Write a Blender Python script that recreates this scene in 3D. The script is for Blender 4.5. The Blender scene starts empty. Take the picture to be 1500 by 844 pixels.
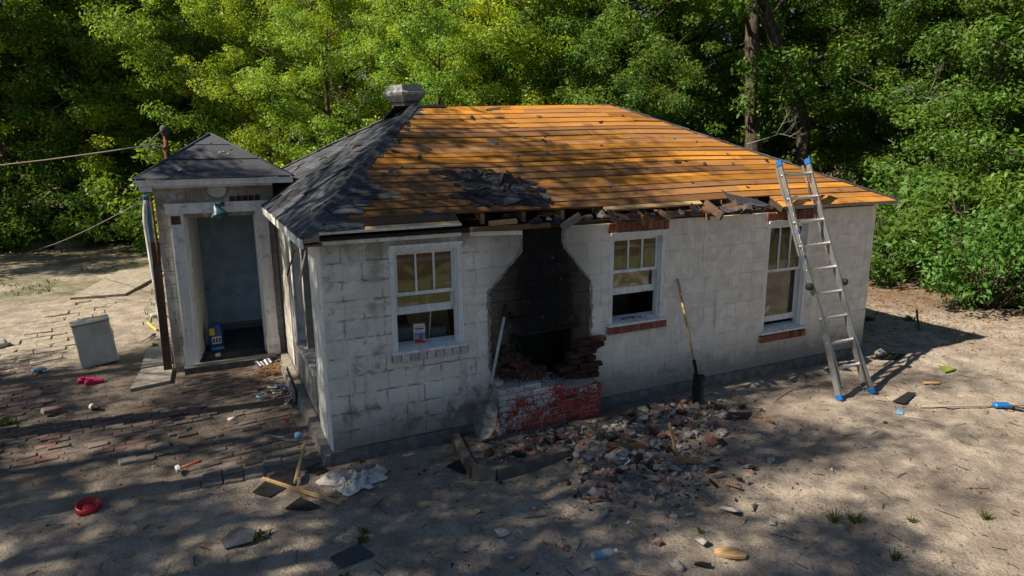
import bpy, bmesh, math, random
import numpy as np
from mathutils import Vector, Matrix
random.seed(7); RNG = np.random.default_rng(7)
SC = bpy.context.scene
COL = SC.collection
R = math.radians

# ------------------------------------------------------------------ camera
cam_d = bpy.data.cameras.new('camera'); cam = bpy.data.objects.new('camera', cam_d); COL.objects.link(cam)
cam_d.sensor_width = 36.0; cam_d.lens = 956.8 / 1500 * 36.0; cam_d.clip_start = .05; cam_d.clip_end = 800
yw, pt, rl = R(25.491), R(12.255), R(-0.449)
fw = Vector((math.sin(yw)*math.cos(pt), math.cos(yw)*math.cos(pt), -math.sin(pt)))
rt = Vector((math.cos(yw), -math.sin(yw), 0)); up = rt.cross(fw)
rt2 = rt*math.cos(rl) + up*math.sin(rl); up2 = -rt*math.sin(rl) + up*math.cos(rl)
M3 = Matrix((rt2, up2, -fw)).transposed()
cam.matrix_world = Matrix.Translation((-1.022, -6.462, 3.201)) @ M3.to_4x4()
SC.camera = cam

# ------------------------------------------------------------------ sky, sun, exposure
SUN = Vector((-1.02, .08, 1.0)).normalized()          # towards the sun: from the left, a little behind the house
el = math.asin(SUN.z); az = math.atan2(SUN.x, SUN.y)
world = bpy.data.worlds.new('World'); SC.world = world; world.use_nodes = True
wn = world.node_tree.nodes; wn.clear()
sky = wn.new('ShaderNodeTexSky'); sky.sky_type = 'NISHITA'; sky.sun_disc = False
sky.air_density = 1.0; sky.dust_density = .4; sky.ozone_density = 4.0
sky.sun_elevation = el; sky.sun_rotation = az
bg = wn.new('ShaderNodeBackground'); bg.inputs['Strength'].default_value = .044
wo = wn.new('ShaderNodeOutputWorld')
world.node_tree.links.new(sky.outputs[0], bg.inputs[0]); world.node_tree.links.new(bg.outputs[0], wo.inputs[0])
sd = bpy.data.lights.new('sun', 'SUN'); sd.energy = 5.0; sd.angle = R(.55); sd.color = (1, .89, .72)
so = bpy.data.objects.new('sun', sd); COL.objects.link(so)
so.rotation_euler = (-SUN).to_track_quat('-Z', 'Y').to_euler(); so.location = SUN*40
SC.view_settings.view_transform = 'Standard'; SC.view_settings.look = 'None'
SC.view_settings.gamma = 1; SC.view_settings.exposure = 1.02; SC.view_settings.use_curve_mapping = False
SC.render.engine = 'CYCLES'
SC.cycles.max_bounces = 6; SC.cycles.transparent_max_bounces = 12

# ------------------------------------------------------------------ helpers
def tag(o, label=None, cat=None, group=None, kind=None):
    if label: o['label'] = label
    if cat: o['category'] = cat
    if group: o['group'] = group
    if kind: o['kind'] = kind
    return o
def empty(name, loc=(0, 0, 0), parent=None, rz=0):
    o = bpy.data.objects.new(name, None); COL.objects.link(o); o.location = loc; o.rotation_euler = (0, 0, rz); o.empty_display_size = .1
    if parent: o.parent = parent
    return o
def link(name, me, parent=None, loc=None, rot=None, scale=None):
    o = bpy.data.objects.new(name, me); COL.objects.link(o)
    if parent: o.parent = parent
    if loc is not None: o.location = loc
    if rot is not None: o.rotation_euler = rot
    if scale is not None: o.scale = scale
    return o
def copy_tree(o, parent=None):
    c = o.copy(); COL.objects.link(c); c.parent = parent
    for ch in list(o.children): copy_tree(ch, c)
    return c

class MB:
    """collects faces; build() links them as one mesh object"""
    def __init__(s): s.v = []; s.f = []; s.m = []; s.sm = []
    def add(s, vs, fs, mi=0, smooth=False):
        b = len(s.v); s.v += [tuple(v) for v in vs]
        for f in fs: s.f.append(tuple(b+i for i in f)); s.m.append(mi); s.sm.append(smooth)
        return s
    def box(s, c, d, rot=None, mi=0):
        x, y, z = d[0]/2, d[1]/2, d[2]/2
        vs = [Vector(p) for p in ((-x,-y,-z),(x,-y,-z),(x,y,-z),(-x,y,-z),(-x,-y,z),(x,-y,z),(x,y,z),(-x,y,z))]
        if rot is not None: vs = [rot @ v for v in vs]
        c = Vector(c)
        return s.add([v+c for v in vs], [(0,3,2,1),(4,5,6,7),(0,1,5,4),(1,2,6,5),(2,3,7,6),(3,0,4,7)], mi)
    def bb(s, a, b, mi=0):
        return s.box([(a[i]+b[i])/2 for i in range(3)], [abs(b[i]-a[i]) for i in range(3)], None, mi)
    def cbox(s, c, d, ch=.004, rot=None, mi=0, jit=0):
        """box with chamfered edges"""
        x, y, z = d[0]/2, d[1]/2, d[2]/2; vs = []
        for sx in (-1, 1):
            for sy in (-1, 1):
                for sz in (-1, 1):
                    j = lambda: random.uniform(-jit, jit)
                    vs += [(sx*x+j(), sy*(y-ch), sz*(z-ch)), (sx*(x-ch), sy*y+j(), sz*(z-ch)), (sx*(x-ch), sy*(y-ch), sz*z+j())]
        bm = bmesh.new()
        for v in vs: bm.verts.new(v)
        bmesh.ops.convex_hull(bm, input=bm.verts)
        bmesh.ops.dissolve_limit(bm, angle_limit=.02, verts=bm.verts, edges=bm.edges)
        bm.verts.index_update()
        vv = [v.co.copy() for v in bm.verts]; ff = [[q.index for q in f.verts] for f in bm.faces]; bm.free()
        if rot is not None: vv = [rot @ v for v in vv]
        c = Vector(c)
        return s.add([v+c for v in vv], ff, mi)
    def tube(s, pts, rad, n=8, mi=0, cap=True, smooth=True):
        pts = [Vector(p) for p in pts]
        if not hasattr(rad, '__len__'): rad = [rad]*len(pts)
        vs = []; fs = []; ref = None
        for i, p in enumerate(pts):
            t = (pts[min(i+1, len(pts)-1)] - pts[max(i-1, 0)]).normalized()
            if ref is None: ref = t.orthogonal().normalized()
            ref = (ref - t*ref.dot(t)).normalized(); b = t.cross(ref)
            for k in range(n):
                a = 2*math.pi*k/n; vs.append(p + (ref*math.cos(a)+b*math.sin(a))*rad[i])
        for i in range(len(pts)-1):
            for k in range(n): fs.append((i*n+k, i*n+(k+1)%n, (i+1)*n+(k+1)%n, (i+1)*n+k))
        if cap: fs += [tuple(range(n-1, -1, -1)), tuple((len(pts)-1)*n+k for k in range(n))]
        return s.add(vs, fs, mi, smooth)
    def lathe(s, prof, c=(0, 0, 0), n=24, rot=None, mi=0, smooth=True, phase=0):
        vs = []; fs = []; c = Vector(c)
        for r, z in prof:
            for k in range(n):
                a = 2*math.pi*k/n+phase; v = Vector((r*math.cos(a), r*math.sin(a), z)); vs.append((rot @ v if rot is not None else v)+c)
        for i in range(len(prof)-1):
            for k in range(n): fs.append((i*n+k, i*n+(k+1)%n, (i+1)*n+(k+1)%n, (i+1)*n+k))
        return s.add(vs, fs, mi, smooth)
    def hexa(s, p, mi=0):
        """eight corners: bottom ring of four then top ring of four"""
        return s.add(p, [(0,3,2,1),(4,5,6,7),(0,1,5,4),(1,2,6,5),(2,3,7,6),(3,0,4,7)], mi)
    def plate(s, poly, t, off=(0, 0, 1), mi=0):
        """flat polygon given thickness t along off"""
        off = Vector(off)*t; n = len(poly); a = [Vector(p) for p in poly]; b = [p+off for p in a]
        return s.add(a+b, [tuple(range(n-1, -1, -1)), tuple(range(n, 2*n))]+[(i, (i+1)%n, n+(i+1)%n, n+i) for i in range(n)], mi)
    def mesh(s, name, mats):
        me = bpy.data.meshes.new(name); me.from_pydata(s.v, [], s.f)
        for m in (mats if isinstance(mats, (list, tuple)) else [mats]): me.materials.append(m)
        me.polygons.foreach_set('material_index', s.m); me.polygons.foreach_set('use_smooth', s.sm); me.update(); return me
    def build(s, name, mats, parent=None, loc=None, rot=None):
        return link(name, s.mesh(name, mats), parent, loc, rot)

def rotm(x=0, y=0, z=0):
    return Matrix.Rotation(z, 3, 'Z') @ Matrix.Rotation(y, 3, 'Y') @ Matrix.Rotation(x, 3, 'X')
def align(a, b):
    """matrix whose Z axis runs from a to b"""
    d = (Vector(b)-Vector(a)).normalized(); x = d.cross(Vector((0, 1, 0))) if abs(d.y) < .95 else d.cross(Vector((1, 0, 0)))
    x.normalize(); y = d.cross(x); return Matrix((x, y, d)).transposed()
U = random.uniform

# value noise, for terrain and scatter
_P = RNG.random((256, 256))
def vnoise(x, y):
    x = np.asarray(x, float); y = np.asarray(y, float); xi = np.floor(x).astype(int); yi = np.floor(y).astype(int); fx = x-xi; fy = y-yi
    fx = fx*fx*(3-2*fx); fy = fy*fy*(3-2*fy); g = lambda a, b: _P[a & 255, b & 255]
    return (g(xi, yi)*(1-fx)+g(xi+1, yi)*fx)*(1-fy)+(g(xi, yi+1)*(1-fx)+g(xi+1, yi+1)*fx)*fy
def gh(x, y):
    """ground height"""
    x = np.asarray(x, float); y = np.asarray(y, float)
    h = (vnoise(x*.35+9, y*.35)-.5)*.05+(vnoise(x*1.3, y*1.3+5)-.5)*.03+(vnoise(x*3.7+3, y*3.7)-.5)*.016+(vnoise(x*9, y*9+7)-.5)*.011
    heap = .075*np.exp(-(((x-2.75)/.75)**2+((y+.95)/.5)**2))+.05*np.exp(-(((x-3.6)/.7)**2+((y+.55)/.35)**2))
    tr = np.abs((x-.75)*-.55+(y+1.80)*.83); al = (x-.75)*.83+(y+1.80)*.55; h = h+np.where((tr < .16) & (al > -1.6) & (al < .6), .010*np.sin(tr*95)-.012, 0)+(vnoise(x*5.5+20, y*5.5)-.5)*.03*np.clip(vnoise(x*.9, y*.9+30)*2-.4, 0, 1)
    pave = np.clip(1-np.maximum(np.abs(x+2.4)/2.2, np.abs(y-2.6)/3.2), 0, .25)*4      # flat under the paving
    ins = ((x > -1.6) & (x < 8.3) & (y > -.15) & (y < 5.6)) | ((x > -1.6) & (x < 0) & (y > 0))
    return np.where(ins, -.02, h*(1-.75*pave)+heap-.006*pave)
def g0(x, y): return float(gh(x, y))
# ------------------------------------------------------------------ materials
class NT:
    def __init__(s, name):
        s.mat = bpy.data.materials.new(name); s.mat.use_nodes = True; s.t = s.mat.node_tree; s.t.nodes.clear()
        s.out = s.n('ShaderNodeOutputMaterial'); s.pos = s.n('ShaderNodeNewGeometry').outputs['Position']
    def n(s, ty, **kw):
        nd = s.t.nodes.new(ty)
        for k, v in kw.items(): setattr(nd, k, v)
        return nd
    def l(s, a, b): s.t.links.new(a, b)
    def put(s, sock, v):
        if hasattr(v, 'is_output'): s.l(v, sock)
        else: sock.default_value = (*v, 1) if isinstance(v, tuple) and len(v) == 3 and sock.type == 'RGBA' else v
    def math(s, op, a, b=0, c=None, clamp=False):
        nd = s.n('ShaderNodeMath', operation=op, use_clamp=clamp); s.put(nd.inputs[0], a); s.put(nd.inputs[1], b)
        if c is not None: s.put(nd.inputs[2], c)
        return nd.outputs[0]
    def scale(s, v, sc):
        nd = s.n('ShaderNodeVectorMath', operation='MULTIPLY'); s.put(nd.inputs[0], v); nd.inputs[1].default_value = sc; return nd.outputs[0]
    def addv(s, v, w):
        nd = s.n('ShaderNodeVectorMath', operation='ADD'); s.put(nd.inputs[0], v); s.put(nd.inputs[1], w); return nd.outputs[0]
    def noise(s, scale=5, detail=4, rough=.6, vec=None, dist=0, w=None):
        nd = s.n('ShaderNodeTexNoise'); nd.inputs['Scale'].default_value = scale; nd.inputs['Detail'].default_value = detail
        nd.inputs['Roughness'].default_value = rough; nd.inputs['Distortion'].default_value = dist; s.l(vec if vec is not None else s.pos, nd.inputs['Vector']); return nd.outputs['Fac']
    def ramp(s, f, a, b):
        nd = s.n('ShaderNodeMapRange', interpolation_type='SMOOTHSTEP'); s.put(nd.inputs[0], f); nd.inputs[1].default_value = a; nd.inputs[2].default_value = b; return nd.outputs[0]
    def mix(s, f, a, b, mode='MIX'):
        nd = s.n('ShaderNodeMix', data_type='RGBA', blend_type=mode); s.put(nd.inputs[0], f); s.put(nd.inputs[6], a); s.put(nd.inputs[7], b); return nd.outputs[2]
    def xyz(s, v=None):
        nd = s.n('ShaderNodeSeparateXYZ'); s.l(v if v is not None else s.pos, nd.inputs[0]); return nd.outputs
    def rnd(s): return s.n('ShaderNodeObjectInfo').outputs['Random']
    def rndv(s): return s.scale_rnd()
    def objvec(s, k=50.):
        """world position shifted by a per-object random amount so alike pieces differ"""
        r = s.rnd(); cx = s.n('ShaderNodeCombineXYZ'); s.l(s.math('MULTIPLY', r, k), cx.inputs[0]); s.l(s.math('MULTIPLY', r, k*1.7), cx.inputs[1]); return s.addv(s.pos, cx.outputs[0])
    def bump(s, h, st=.4, dist=.01):
        nd = s.n('ShaderNodeBump'); nd.inputs['Strength'].default_value = st; nd.inputs['Distance'].default_value = dist; s.l(h, nd.inputs['Height']); return nd.outputs[0]
    def pbr(s, col, rough=.85, metal=0, nrm=None, spec=.3, alpha=None):
        b = s.n('ShaderNodeBsdfPrincipled'); s.put(b.inputs['Base Color'], col); s.put(b.inputs['Roughness'], rough); s.put(b.inputs['Metallic'], metal)
        b.inputs['Specular IOR Level'].default_value = spec
        if nrm is not None: s.l(nrm, b.inputs['Normal'])
        s.l(b.outputs[0], s.out.inputs[0]); return s.mat
    def vary(s, col, amt=.25):
        r = s.rnd(); return s.mix(1., col, s.math('ADD', s.math('MULTIPLY', r, 2*amt), 1-amt), 'MULTIPLY')

M = {}
def simple(name, col, rough=.7, metal=0, var=.12, nscale=30, bump=.15, spec=.3):
    t = NT(name); f = t.noise(nscale, 4); f2 = t.noise(nscale*.13, 3)
    c = t.mix(t.math('MULTIPLY', t.ramp(f, .35, .7), .6), tuple(x*(1-2*var) for x in col), tuple(min(1, x*(1+var)) for x in col))
    c = t.mix(t.math('MULTIPLY', t.ramp(f2, .4, .75), .5), c, tuple(x*(1-2.4*var) for x in col))
    M[name] = t.pbr(c, rough, metal, t.bump(f, bump, .004), spec); return M[name]

def make_mats():
    # sand and soil
    t = NT('sand'); x, y, z = t.xyz()
    n1 = t.noise(.55, 5, .6); n2 = t.noise(3.2, 5, .62); n3 = t.noise(42, 4, .7); n4 = t.noise(160, 2, .6); n5 = t.noise(11, 5, .65, dist=.6)
    c = t.mix(t.ramp(n2, .3, .72), (.235, .198, .165), (.45, .38, .31))
    c = t.mix(t.math('MULTIPLY', t.ramp(n1, .46, .64), .62), c, (.185, .15, .122))
    c = t.mix(t.math('MULTIPLY', t.ramp(n5, .56, .74), .6), c, (.16, .125, .095))
    c = t.mix(t.math('MULTIPLY', t.ramp(n3, .50, .68), .62), c, (.13, .103, .085)); n6 = t.noise(23, 3, .75, dist=1.2); c = t.mix(t.math('MULTIPLY', t.ramp(n6, .60, .70), .7), c, (.075, .06, .05))
    c = t.mix(t.math('MULTIPLY', t.ramp(n4, .6, .8), .5), c, (.52, .45, .37))
    # soot and dark soil by house, heap and porch; yard shade deepened in colour
    dx = t.math('MULTIPLY', t.math('ABSOLUTE', t.math('SUBTRACT', x, 2.9)), .42); dy = t.math('MULTIPLY', t.math('ABSOLUTE', t.math('ADD', y, .5)), .75)
    rr = t.math('SUBTRACT', t.math('SQRT', t.math('ADD', t.math('MULTIPLY', dx, dx), t.math('MULTIPLY', dy, dy))), t.math('MULTIPLY', n2, .5))
    c = t.mix(t.math('MULTIPLY', t.ramp(rr, .9, .1), .66), c, (.125, .108, .095))
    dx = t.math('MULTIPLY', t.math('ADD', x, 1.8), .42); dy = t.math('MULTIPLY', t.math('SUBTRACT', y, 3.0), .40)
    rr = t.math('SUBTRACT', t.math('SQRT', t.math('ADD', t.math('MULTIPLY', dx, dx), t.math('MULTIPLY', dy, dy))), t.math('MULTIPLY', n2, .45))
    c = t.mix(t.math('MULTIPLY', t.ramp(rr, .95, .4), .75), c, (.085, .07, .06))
    # leaf mould under the trees
    fl = t.math('ADD', t.math('MULTIPLY', t.ramp(y, 13, 19), 1.), t.math('MULTIPLY', t.ramp(t.math('ADD', x, t.math('MULTIPLY', y, .55)), 11.2, 14), 1.), None, True)
    litter = t.mix(t.ramp(t.noise(26, 4, .7), .4, .7), (.10, .06, .032), (.24, .14, .07))
    c = t.mix(t.math('MULTIPLY', fl, t.ramp(t.math('ADD', n2, t.math('MULTIPLY', n5, .5)), .5, .9)), c, litter)
    # thin lawn on the far left
    lw = t.math('MULTIPLY', t.math('MULTIPLY', t.ramp(y, 9, 12), t.ramp(x, 1, -1)), t.ramp(t.math('ADD', n1, t.math('MULTIPLY', n5, .6)), .7, .95))
    c = t.mix(t.math('MULTIPLY', lw, .75), c, (.10, .115, .045))
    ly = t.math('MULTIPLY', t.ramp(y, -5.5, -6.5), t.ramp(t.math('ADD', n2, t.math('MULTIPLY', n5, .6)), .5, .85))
    c = t.mix(t.math('MULTIPLY', ly, .92), c, (.10, .11, .035)); c = t.mix(t.math('MULTIPLY', t.ramp(t.math('ADD', y, t.math('MULTIPLY', n2, 2.)), -8.0, -9.5), .9), c, (.07, .04, .022))  # dark band behind the camera painted in for tree shade mirrored in the panes
    h = t.math('ADD', t.math('ADD', n3, t.math('MULTIPLY', n5, 1.6)), t.math('MULTIPLY', n4, .35))
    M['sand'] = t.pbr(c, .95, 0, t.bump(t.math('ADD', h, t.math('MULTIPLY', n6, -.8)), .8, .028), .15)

    # painted concrete block: paint, bare patches, streaks, damp at the foot
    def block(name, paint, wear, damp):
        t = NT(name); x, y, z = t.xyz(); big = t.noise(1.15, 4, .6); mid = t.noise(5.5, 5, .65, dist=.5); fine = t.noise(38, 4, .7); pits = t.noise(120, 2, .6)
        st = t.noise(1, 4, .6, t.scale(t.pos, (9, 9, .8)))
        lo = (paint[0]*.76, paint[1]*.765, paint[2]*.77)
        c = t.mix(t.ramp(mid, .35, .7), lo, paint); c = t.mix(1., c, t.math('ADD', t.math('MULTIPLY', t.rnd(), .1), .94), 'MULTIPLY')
        left = t.ramp(x, 2.3, 1.2)
        w = t.math('ADD', t.math('ADD', t.math('MULTIPLY', big, .7), t.math('MULTIPLY', mid, .6)), t.math('MULTIPLY', left, .12*wear))
        c = t.mix(t.math('MULTIPLY', t.ramp(w, .78, .90), .72), c, (.24, .205, .165))
        c = t.mix(t.math('MULTIPLY', t.ramp(t.math('ADD', fine, t.math('MULTIPLY', mid, .6)), .92, 1.1), .65), c, (.17, .145, .12))
        c = t.mix(t.math('MULTIPLY', t.ramp(st, .56, .72), .32), c, (.21, .165, .12))
        br = t.n('ShaderNodeTexBrick', offset=.5); cv = t.n('ShaderNodeCombineXYZ'); t.l(t.math('ADD', x, t.math('MULTIPLY', y, 1.)), cv.inputs[0]); t.l(t.math('SUBTRACT', z, .12), cv.inputs[1]); wv = t.n('ShaderNodeTexNoise'); wv.inputs['Scale'].default_value = 9; t.l(t.pos, wv.inputs['Vector'])
        t.l(t.addv(cv.outputs[0], t.scale(wv.outputs['Color'], (.03, .03, 0))), br.inputs['Vector']); br.inputs['Scale'].default_value = 1; br.inputs['Mortar Size'].default_value = .017; br.inputs['Mortar Smooth'].default_value = 1.; br.inputs['Brick Width'].default_value = .405; br.inputs['Row Height'].default_value = (2.3-.12)/11
        jm = t.math('MULTIPLY', br.outputs['Fac'], t.ramp(t.math('ADD', t.noise(4.2, 5, .75), t.math('MULTIPLY', left, .05)), .50, .62)); c = t.mix(t.math('MULTIPLY', jm, t.math('ADD', t.math('MULTIPLY', left, .70), .05)), c, (.115, .10, .085))
        top = t.math('MULTIPLY', t.ramp(z, 2.0, 2.3), t.math('MULTIPLY', left, .75))
        c = t.mix(t.math('MULTIPLY', top, t.ramp(t.math('ADD', mid, t.math('MULTIPLY', big, .5)), .5, .85)), c, (.23, .185, .125))
        sm = t.math('ADD', t.math('ABSOLUTE', t.math('SUBTRACT', x, 2.45)), t.math('MULTIPLY', t.math('SUBTRACT', .5, mid), .5)); c = t.mix(t.math('MULTIPLY', t.math('MULTIPLY', t.ramp(sm, .85, .45), t.ramp(z, 1.1, 2.0)), .55), c, (.10, .085, .07))
        d = t.math('ADD', t.math('MULTIPLY', z, 1.), t.math('MULTIPLY', mid, -.7))
        c = t.mix(t.math('MULTIPLY', t.ramp(d, .35, -.2), damp), c, (.13, .12, .105))
        M[name] = t.pbr(c, .9, 0, t.bump(t.math('ADD', t.math('ADD', fine, t.math('MULTIPLY', pits, .6)), mid), .5, .008), .2)
    block('white_block', (.82, .75, .645), 1., .8)
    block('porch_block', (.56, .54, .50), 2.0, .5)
    block('joint', (.76, .70, .615), 1., .85)
    # wall scorched where the chimney stood
    t = NT('scorched_block'); x, y, z = t.xyz(); mid = t.noise(4.2, 5, .65, dist=.6); fine = t.noise(34, 4, .7); sp = t.noise(15, 3, .7)
    c = t.mix(t.ramp(t.math('ADD', t.math('MULTIPLY', mid, .7), t.math('MULTIPLY', fine, .3)), .38, .66), (.075, .062, .048), (.19, .158, .12))
    dx = t.math('ABSOLUTE', t.math('SUBTRACT', x, 2.46)); s_ = t.math('ADD', t.math('MULTIPLY', dx, 1.5), t.math('MULTIPLY', t.math('SUBTRACT', mid, .5), -1.5))
    c = t.mix(t.math('MULTIPLY', t.ramp(s_, 1.15, .35), .97), c, (.007, .0065, .0065))
    c = t.mix(t.math('MULTIPLY', t.ramp(t.math('ADD', sp, t.math('MULTIPLY', fine, .4)), .87, .97), .75), c, (.33, .30, .26))
    M['scorched_block'] = t.pbr(c, .9, 0, t.bump(t.math('ADD', fine, mid), .6, .01), .2)

    # bare roof boards
    def board(name, a, b, dark, soil=.5, soot=False):
        t = NT(name); v = t.objvec(); g = t.noise(1, 5, .62, t.scale(v, (1.6, 22, 22)), .4); g2 = t.noise(1, 3, .6, t.scale(v, (9, 150, 150))); bl = t.noise(2.2, 4, .6); kn = t.noise(7, 2, .5, v)
        nl = t.noise(26, 2, .5, v)
        c = t.mix(t.ramp(g, .3, .72), a, b); wn_ = t.n('ShaderNodeTexWhiteNoise', noise_dimensions='1D'); t.l(t.rnd(), wn_.inputs['W']); c = t.mix(t.math('MULTIPLY', t.ramp(wn_.outputs[0], .35, 1.), .72), c, tuple(q*1.2+.03 for q in dark)); c = t.mix(1., c, t.math('ADD', t.math('MULTIPLY', t.rnd(), .65), .62), 'MULTIPLY')
        c = t.mix(t.math('MULTIPLY', t.ramp(g2, .5, .8), .35), c, dark)
        c = t.mix(t.math('MULTIPLY', t.ramp(bl, .52, .75), soil), c, tuple(q*.9 for q in dark))
        if soot:
            X, Y, Z = t.xyz(); ex = t.math('MULTIPLY', t.math('SUBTRACT', X, 1.7), .5); ey = t.math('MULTIPLY', t.math('SUBTRACT', Y, .25), 1.1)
            q_ = t.math('ADD', t.math('SQRT', t.math('ADD', t.math('MULTIPLY', ex, ex), t.math('MULTIPLY', ey, ey))), t.math('MULTIPLY', t.math('SUBTRACT', .5, t.noise(3.5, 5, .7)), 1.2)); c = t.mix(t.math('MULTIPLY', t.ramp(q_, .95, .25), .72), c, (.085, .05, .032))
            c = t.mix(t.math('MULTIPLY', t.ramp(t.noise(1.1, 5, .7, t.scale(t.pos, (.6, 1.6, 1.6))), .56, .72), .45), c, (.20, .125, .075))
        c = t.mix(t.math('MULTIPLY', t.ramp(kn, .72, .8), .7), c, tuple(q*.5 for q in dark))
        c = t.mix(t.math('MULTIPLY', t.ramp(nl, .74, .79), .8), c, (.02, .016, .014))
        M[name] = t.pbr(c, .72, 0, t.bump(t.math('ADD', g, g2), .35, .006), .08)
    board('roof_board', (.34, .138, .022), (.53, .245, .048), (.11, .055, .028), .75, True)
    board('pale_board', (.50, .34, .15), (.60, .44, .22), (.22, .14, .07))
    board('old_wood', (.20, .105, .055), (.30, .17, .09), (.05, .03, .022))
    board('dark_wood', (.07, .045, .03), (.12, .08, .055), (.025, .018, .014))
    board('stick_wood', (.34, .21, .10), (.44, .29, .15), (.12, .07, .035))
    board('panel_wood', (.34, .12, .05), (.44, .17, .08), (.09, .03, .015), .2)
    board('grey_wood', (.24, .215, .185), (.33, .30, .26), (.10, .085, .07))

    # asphalt shingle, dusty where worn
    t = NT('shingle'); n1 = t.noise(2.0, 4, .65); n2 = t.noise(90, 3, .7); n3 = t.noise(1, 4, .6, t.scale(t.pos, (3, 1.2, 3))); v = t.noise(14, 4, .6)
    c = t.mix(t.ramp(n2, .3, .75), (.028, .032, .040), (.070, .076, .092)); c = t.mix(1., c, t.math('ADD', t.math('MULTIPLY', t.rnd(), .9), .55), 'MULTIPLY')
    c = t.mix(t.math('MULTIPLY', t.ramp(n3, .52, .8), .5), c, (.15, .125, .115))
    M['shingle'] = t.pbr(c, .88, 0, t.bump(t.math('ADD', n2, v), .5, .008), .3)
    simple('tar', (.017, .017, .019), .8, 0, .2, 30, .6)
    simple('char', (.02, .018, .017), .9, 0, .3, 30, .6)

    # painted timber trim
    t = NT('white_trim'); g = t.noise(1, 4, .6, t.scale(t.pos, (14, 14, 2))); m = t.noise(7, 4, .6); f = t.noise(50, 3, .6)
    c = t.mix(t.ramp(g, .35, .7), (.62, .61, .58), (.78, .77, .735)); c = t.mix(t.math('MULTIPLY', t.ramp(m, .54, .72), .55), c, (.25, .22, .18))
    c = t.mix(t.math('MULTIPLY', t.ramp(f, .66, .72), .7), c, (.15, .12, .09))
    M['white_trim'] = t.pbr(c, .6, 0, t.bump(t.math('ADD', g, f), .3, .003), .35)
    # bricks
    def brick(name, a, b, paint=None, cover=.5, soot=0., grad=False):
        t = NT(name); v = t.objvec(20); n1 = t.noise(16, 4, .65, v); n2 = t.noise(70, 3, .7); big = t.noise(3.1, 5, .7, dist=.8); r = t.rnd()
        c = t.mix(t.ramp(n1, .3, .7), a, b); c = t.mix(1., c, t.math('ADD', t.math('MULTIPLY', r, .55), .7), 'MULTIPLY'); c = t.mix(t.math('MULTIPLY', t.ramp(n2, .55, .75), .4), c, tuple(q*.45 for q in a))
        if paint: 
            X, Y, Z = t.xyz(); mk = t.math('ADD', t.math('MULTIPLY', t.noise(30, 5, .75, t.objvec(9), .3), .75), t.math('MULTIPLY', big, .7)) if grad else t.math('ADD', t.math('MULTIPLY', n1, .55), t.math('MULTIPLY', big, .8))
            if grad: mk = t.math('ADD', mk, t.math('ADD', t.math('MULTIPLY', t.math('SUBTRACT', X, 2.3), .07), t.math('MULTIPLY', t.math('SUBTRACT', .38, Z), .22)))
            c = t.mix(t.ramp(mk, cover+.04, cover-.04), c, paint)
        if soot: c = t.mix(t.math('MULTIPLY', t.ramp(t.math('ADD', big, t.math('MULTIPLY', r, .35)), .85-soot, .95-soot*.4), .92), c, (.018, .016, .015))
        M[name] = t.pbr(c, .9, 0, t.bump(t.math('ADD', n1, n2), .5, .006), .2)
    brick('red_brick', (.19, .06, .04), (.28, .10, .065), (.25, .21, .18), .52)
    brick('painted_brick', (.20, .028, .022), (.29, .05, .038), (.40, .385, .37), .70, 0., True)
    brick('white_brick', (.42, .38, .33), (.54, .50, .46))
    brick('burnt_brick', (.20, .06, .04), (.29, .11, .07), (.30, .27, .24), .54, .60)
    brick('rubble_brick', (.14, .062, .048), (.21, .10, .078), (.24, .21, .185), .66)
    brick('path_brick', (.125, .062, .05), (.18, .096, .08), (.12, .10, .088), .73)
    brick('grey_stone', (.12, .105, .095), (.18, .16, .142), (.13, .112, .098), .62)
    simple('mortar', (.33, .31, .285), .95, 0, .2, 24, .7); simple('plaster', (.42, .40, .375), .9, 0, .12, 20, .5)
    simple('concrete', (.29, .265, .235), .92, 0, .2, 14, .5); simple('dark_concrete', (.12, .115, .105), .92, 0, .25, 14, .6)
    simple('paver', (.36, .31, .245), .93, 0, .22, 12, .6); simple('dirty_slab', (.165, .145, .125), .93, 0, .25, 9, .6)
    # wood skin of trees, leaves
    t = NT('bark'); v = t.scale(t.pos, (6, 6, 1.3)); n = t.noise(3, 5, .7, v, .5); c = t.mix(t.ramp(n, .35, .7), (.035, .027, .02), (.125, .10, .078)); M['bark'] = t.pbr(c, .95, 0, t.bump(n, .8, .03), .1)
    def leaf(name, a, b, c3, tr=.42, gl=.05):
        t = NT(name); isl = t.n('ShaderNodeNewGeometry').outputs['Random Per Island']; r = t.rnd(); big = t.noise(.55, 2, .5)
        c = t.mix(isl, a, b); c = t.mix(t.math('MULTIPLY', t.ramp(big, .4, .68), .75), c, c3); c = t.mix(1., c, t.math('ADD', t.math('MULTIPLY', r, .4), .8), 'MULTIPLY')
        d = t.n('ShaderNodeBsdfDiffuse'); t.l(c, d.inputs[0]); tl = t.n('ShaderNodeBsdfTranslucent'); t.l(t.mix(1., c, (1.25, 1.1, .45), 'MULTIPLY'), tl.inputs[0])
        m1 = t.n('ShaderNodeMixShader'); m1.inputs[0].default_value = tr; t.l(d.outputs[0], m1.inputs[1]); t.l(tl.outputs[0], m1.inputs[2])
        g = t.n('ShaderNodeBsdfGlossy'); g.inputs['Roughness'].default_value = .5; g.inputs[0].default_value = (.6, .65, .6, 1)
        m2 = t.n('ShaderNodeMixShader'); m2.inputs[0].default_value = gl; t.l(m1.outputs[0], m2.inputs[1]); t.l(g.outputs[0], m2.inputs[2]); t.l(m2.outputs[0], t.out.inputs[0]); M[name] = t.mat
    leaf('leaf_yellow', (.20, .33, .03), (.31, .44, .04), (.37, .45, .045), .53, .03)
    leaf('leaf_mid', (.105, .215, .032), (.185, .32, .045), (.24, .34, .045), .5, .03)
    leaf('leaf_dark', (.06, .14, .025), (.12, .23, .04), (.16, .25, .04), .48, .018)
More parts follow.
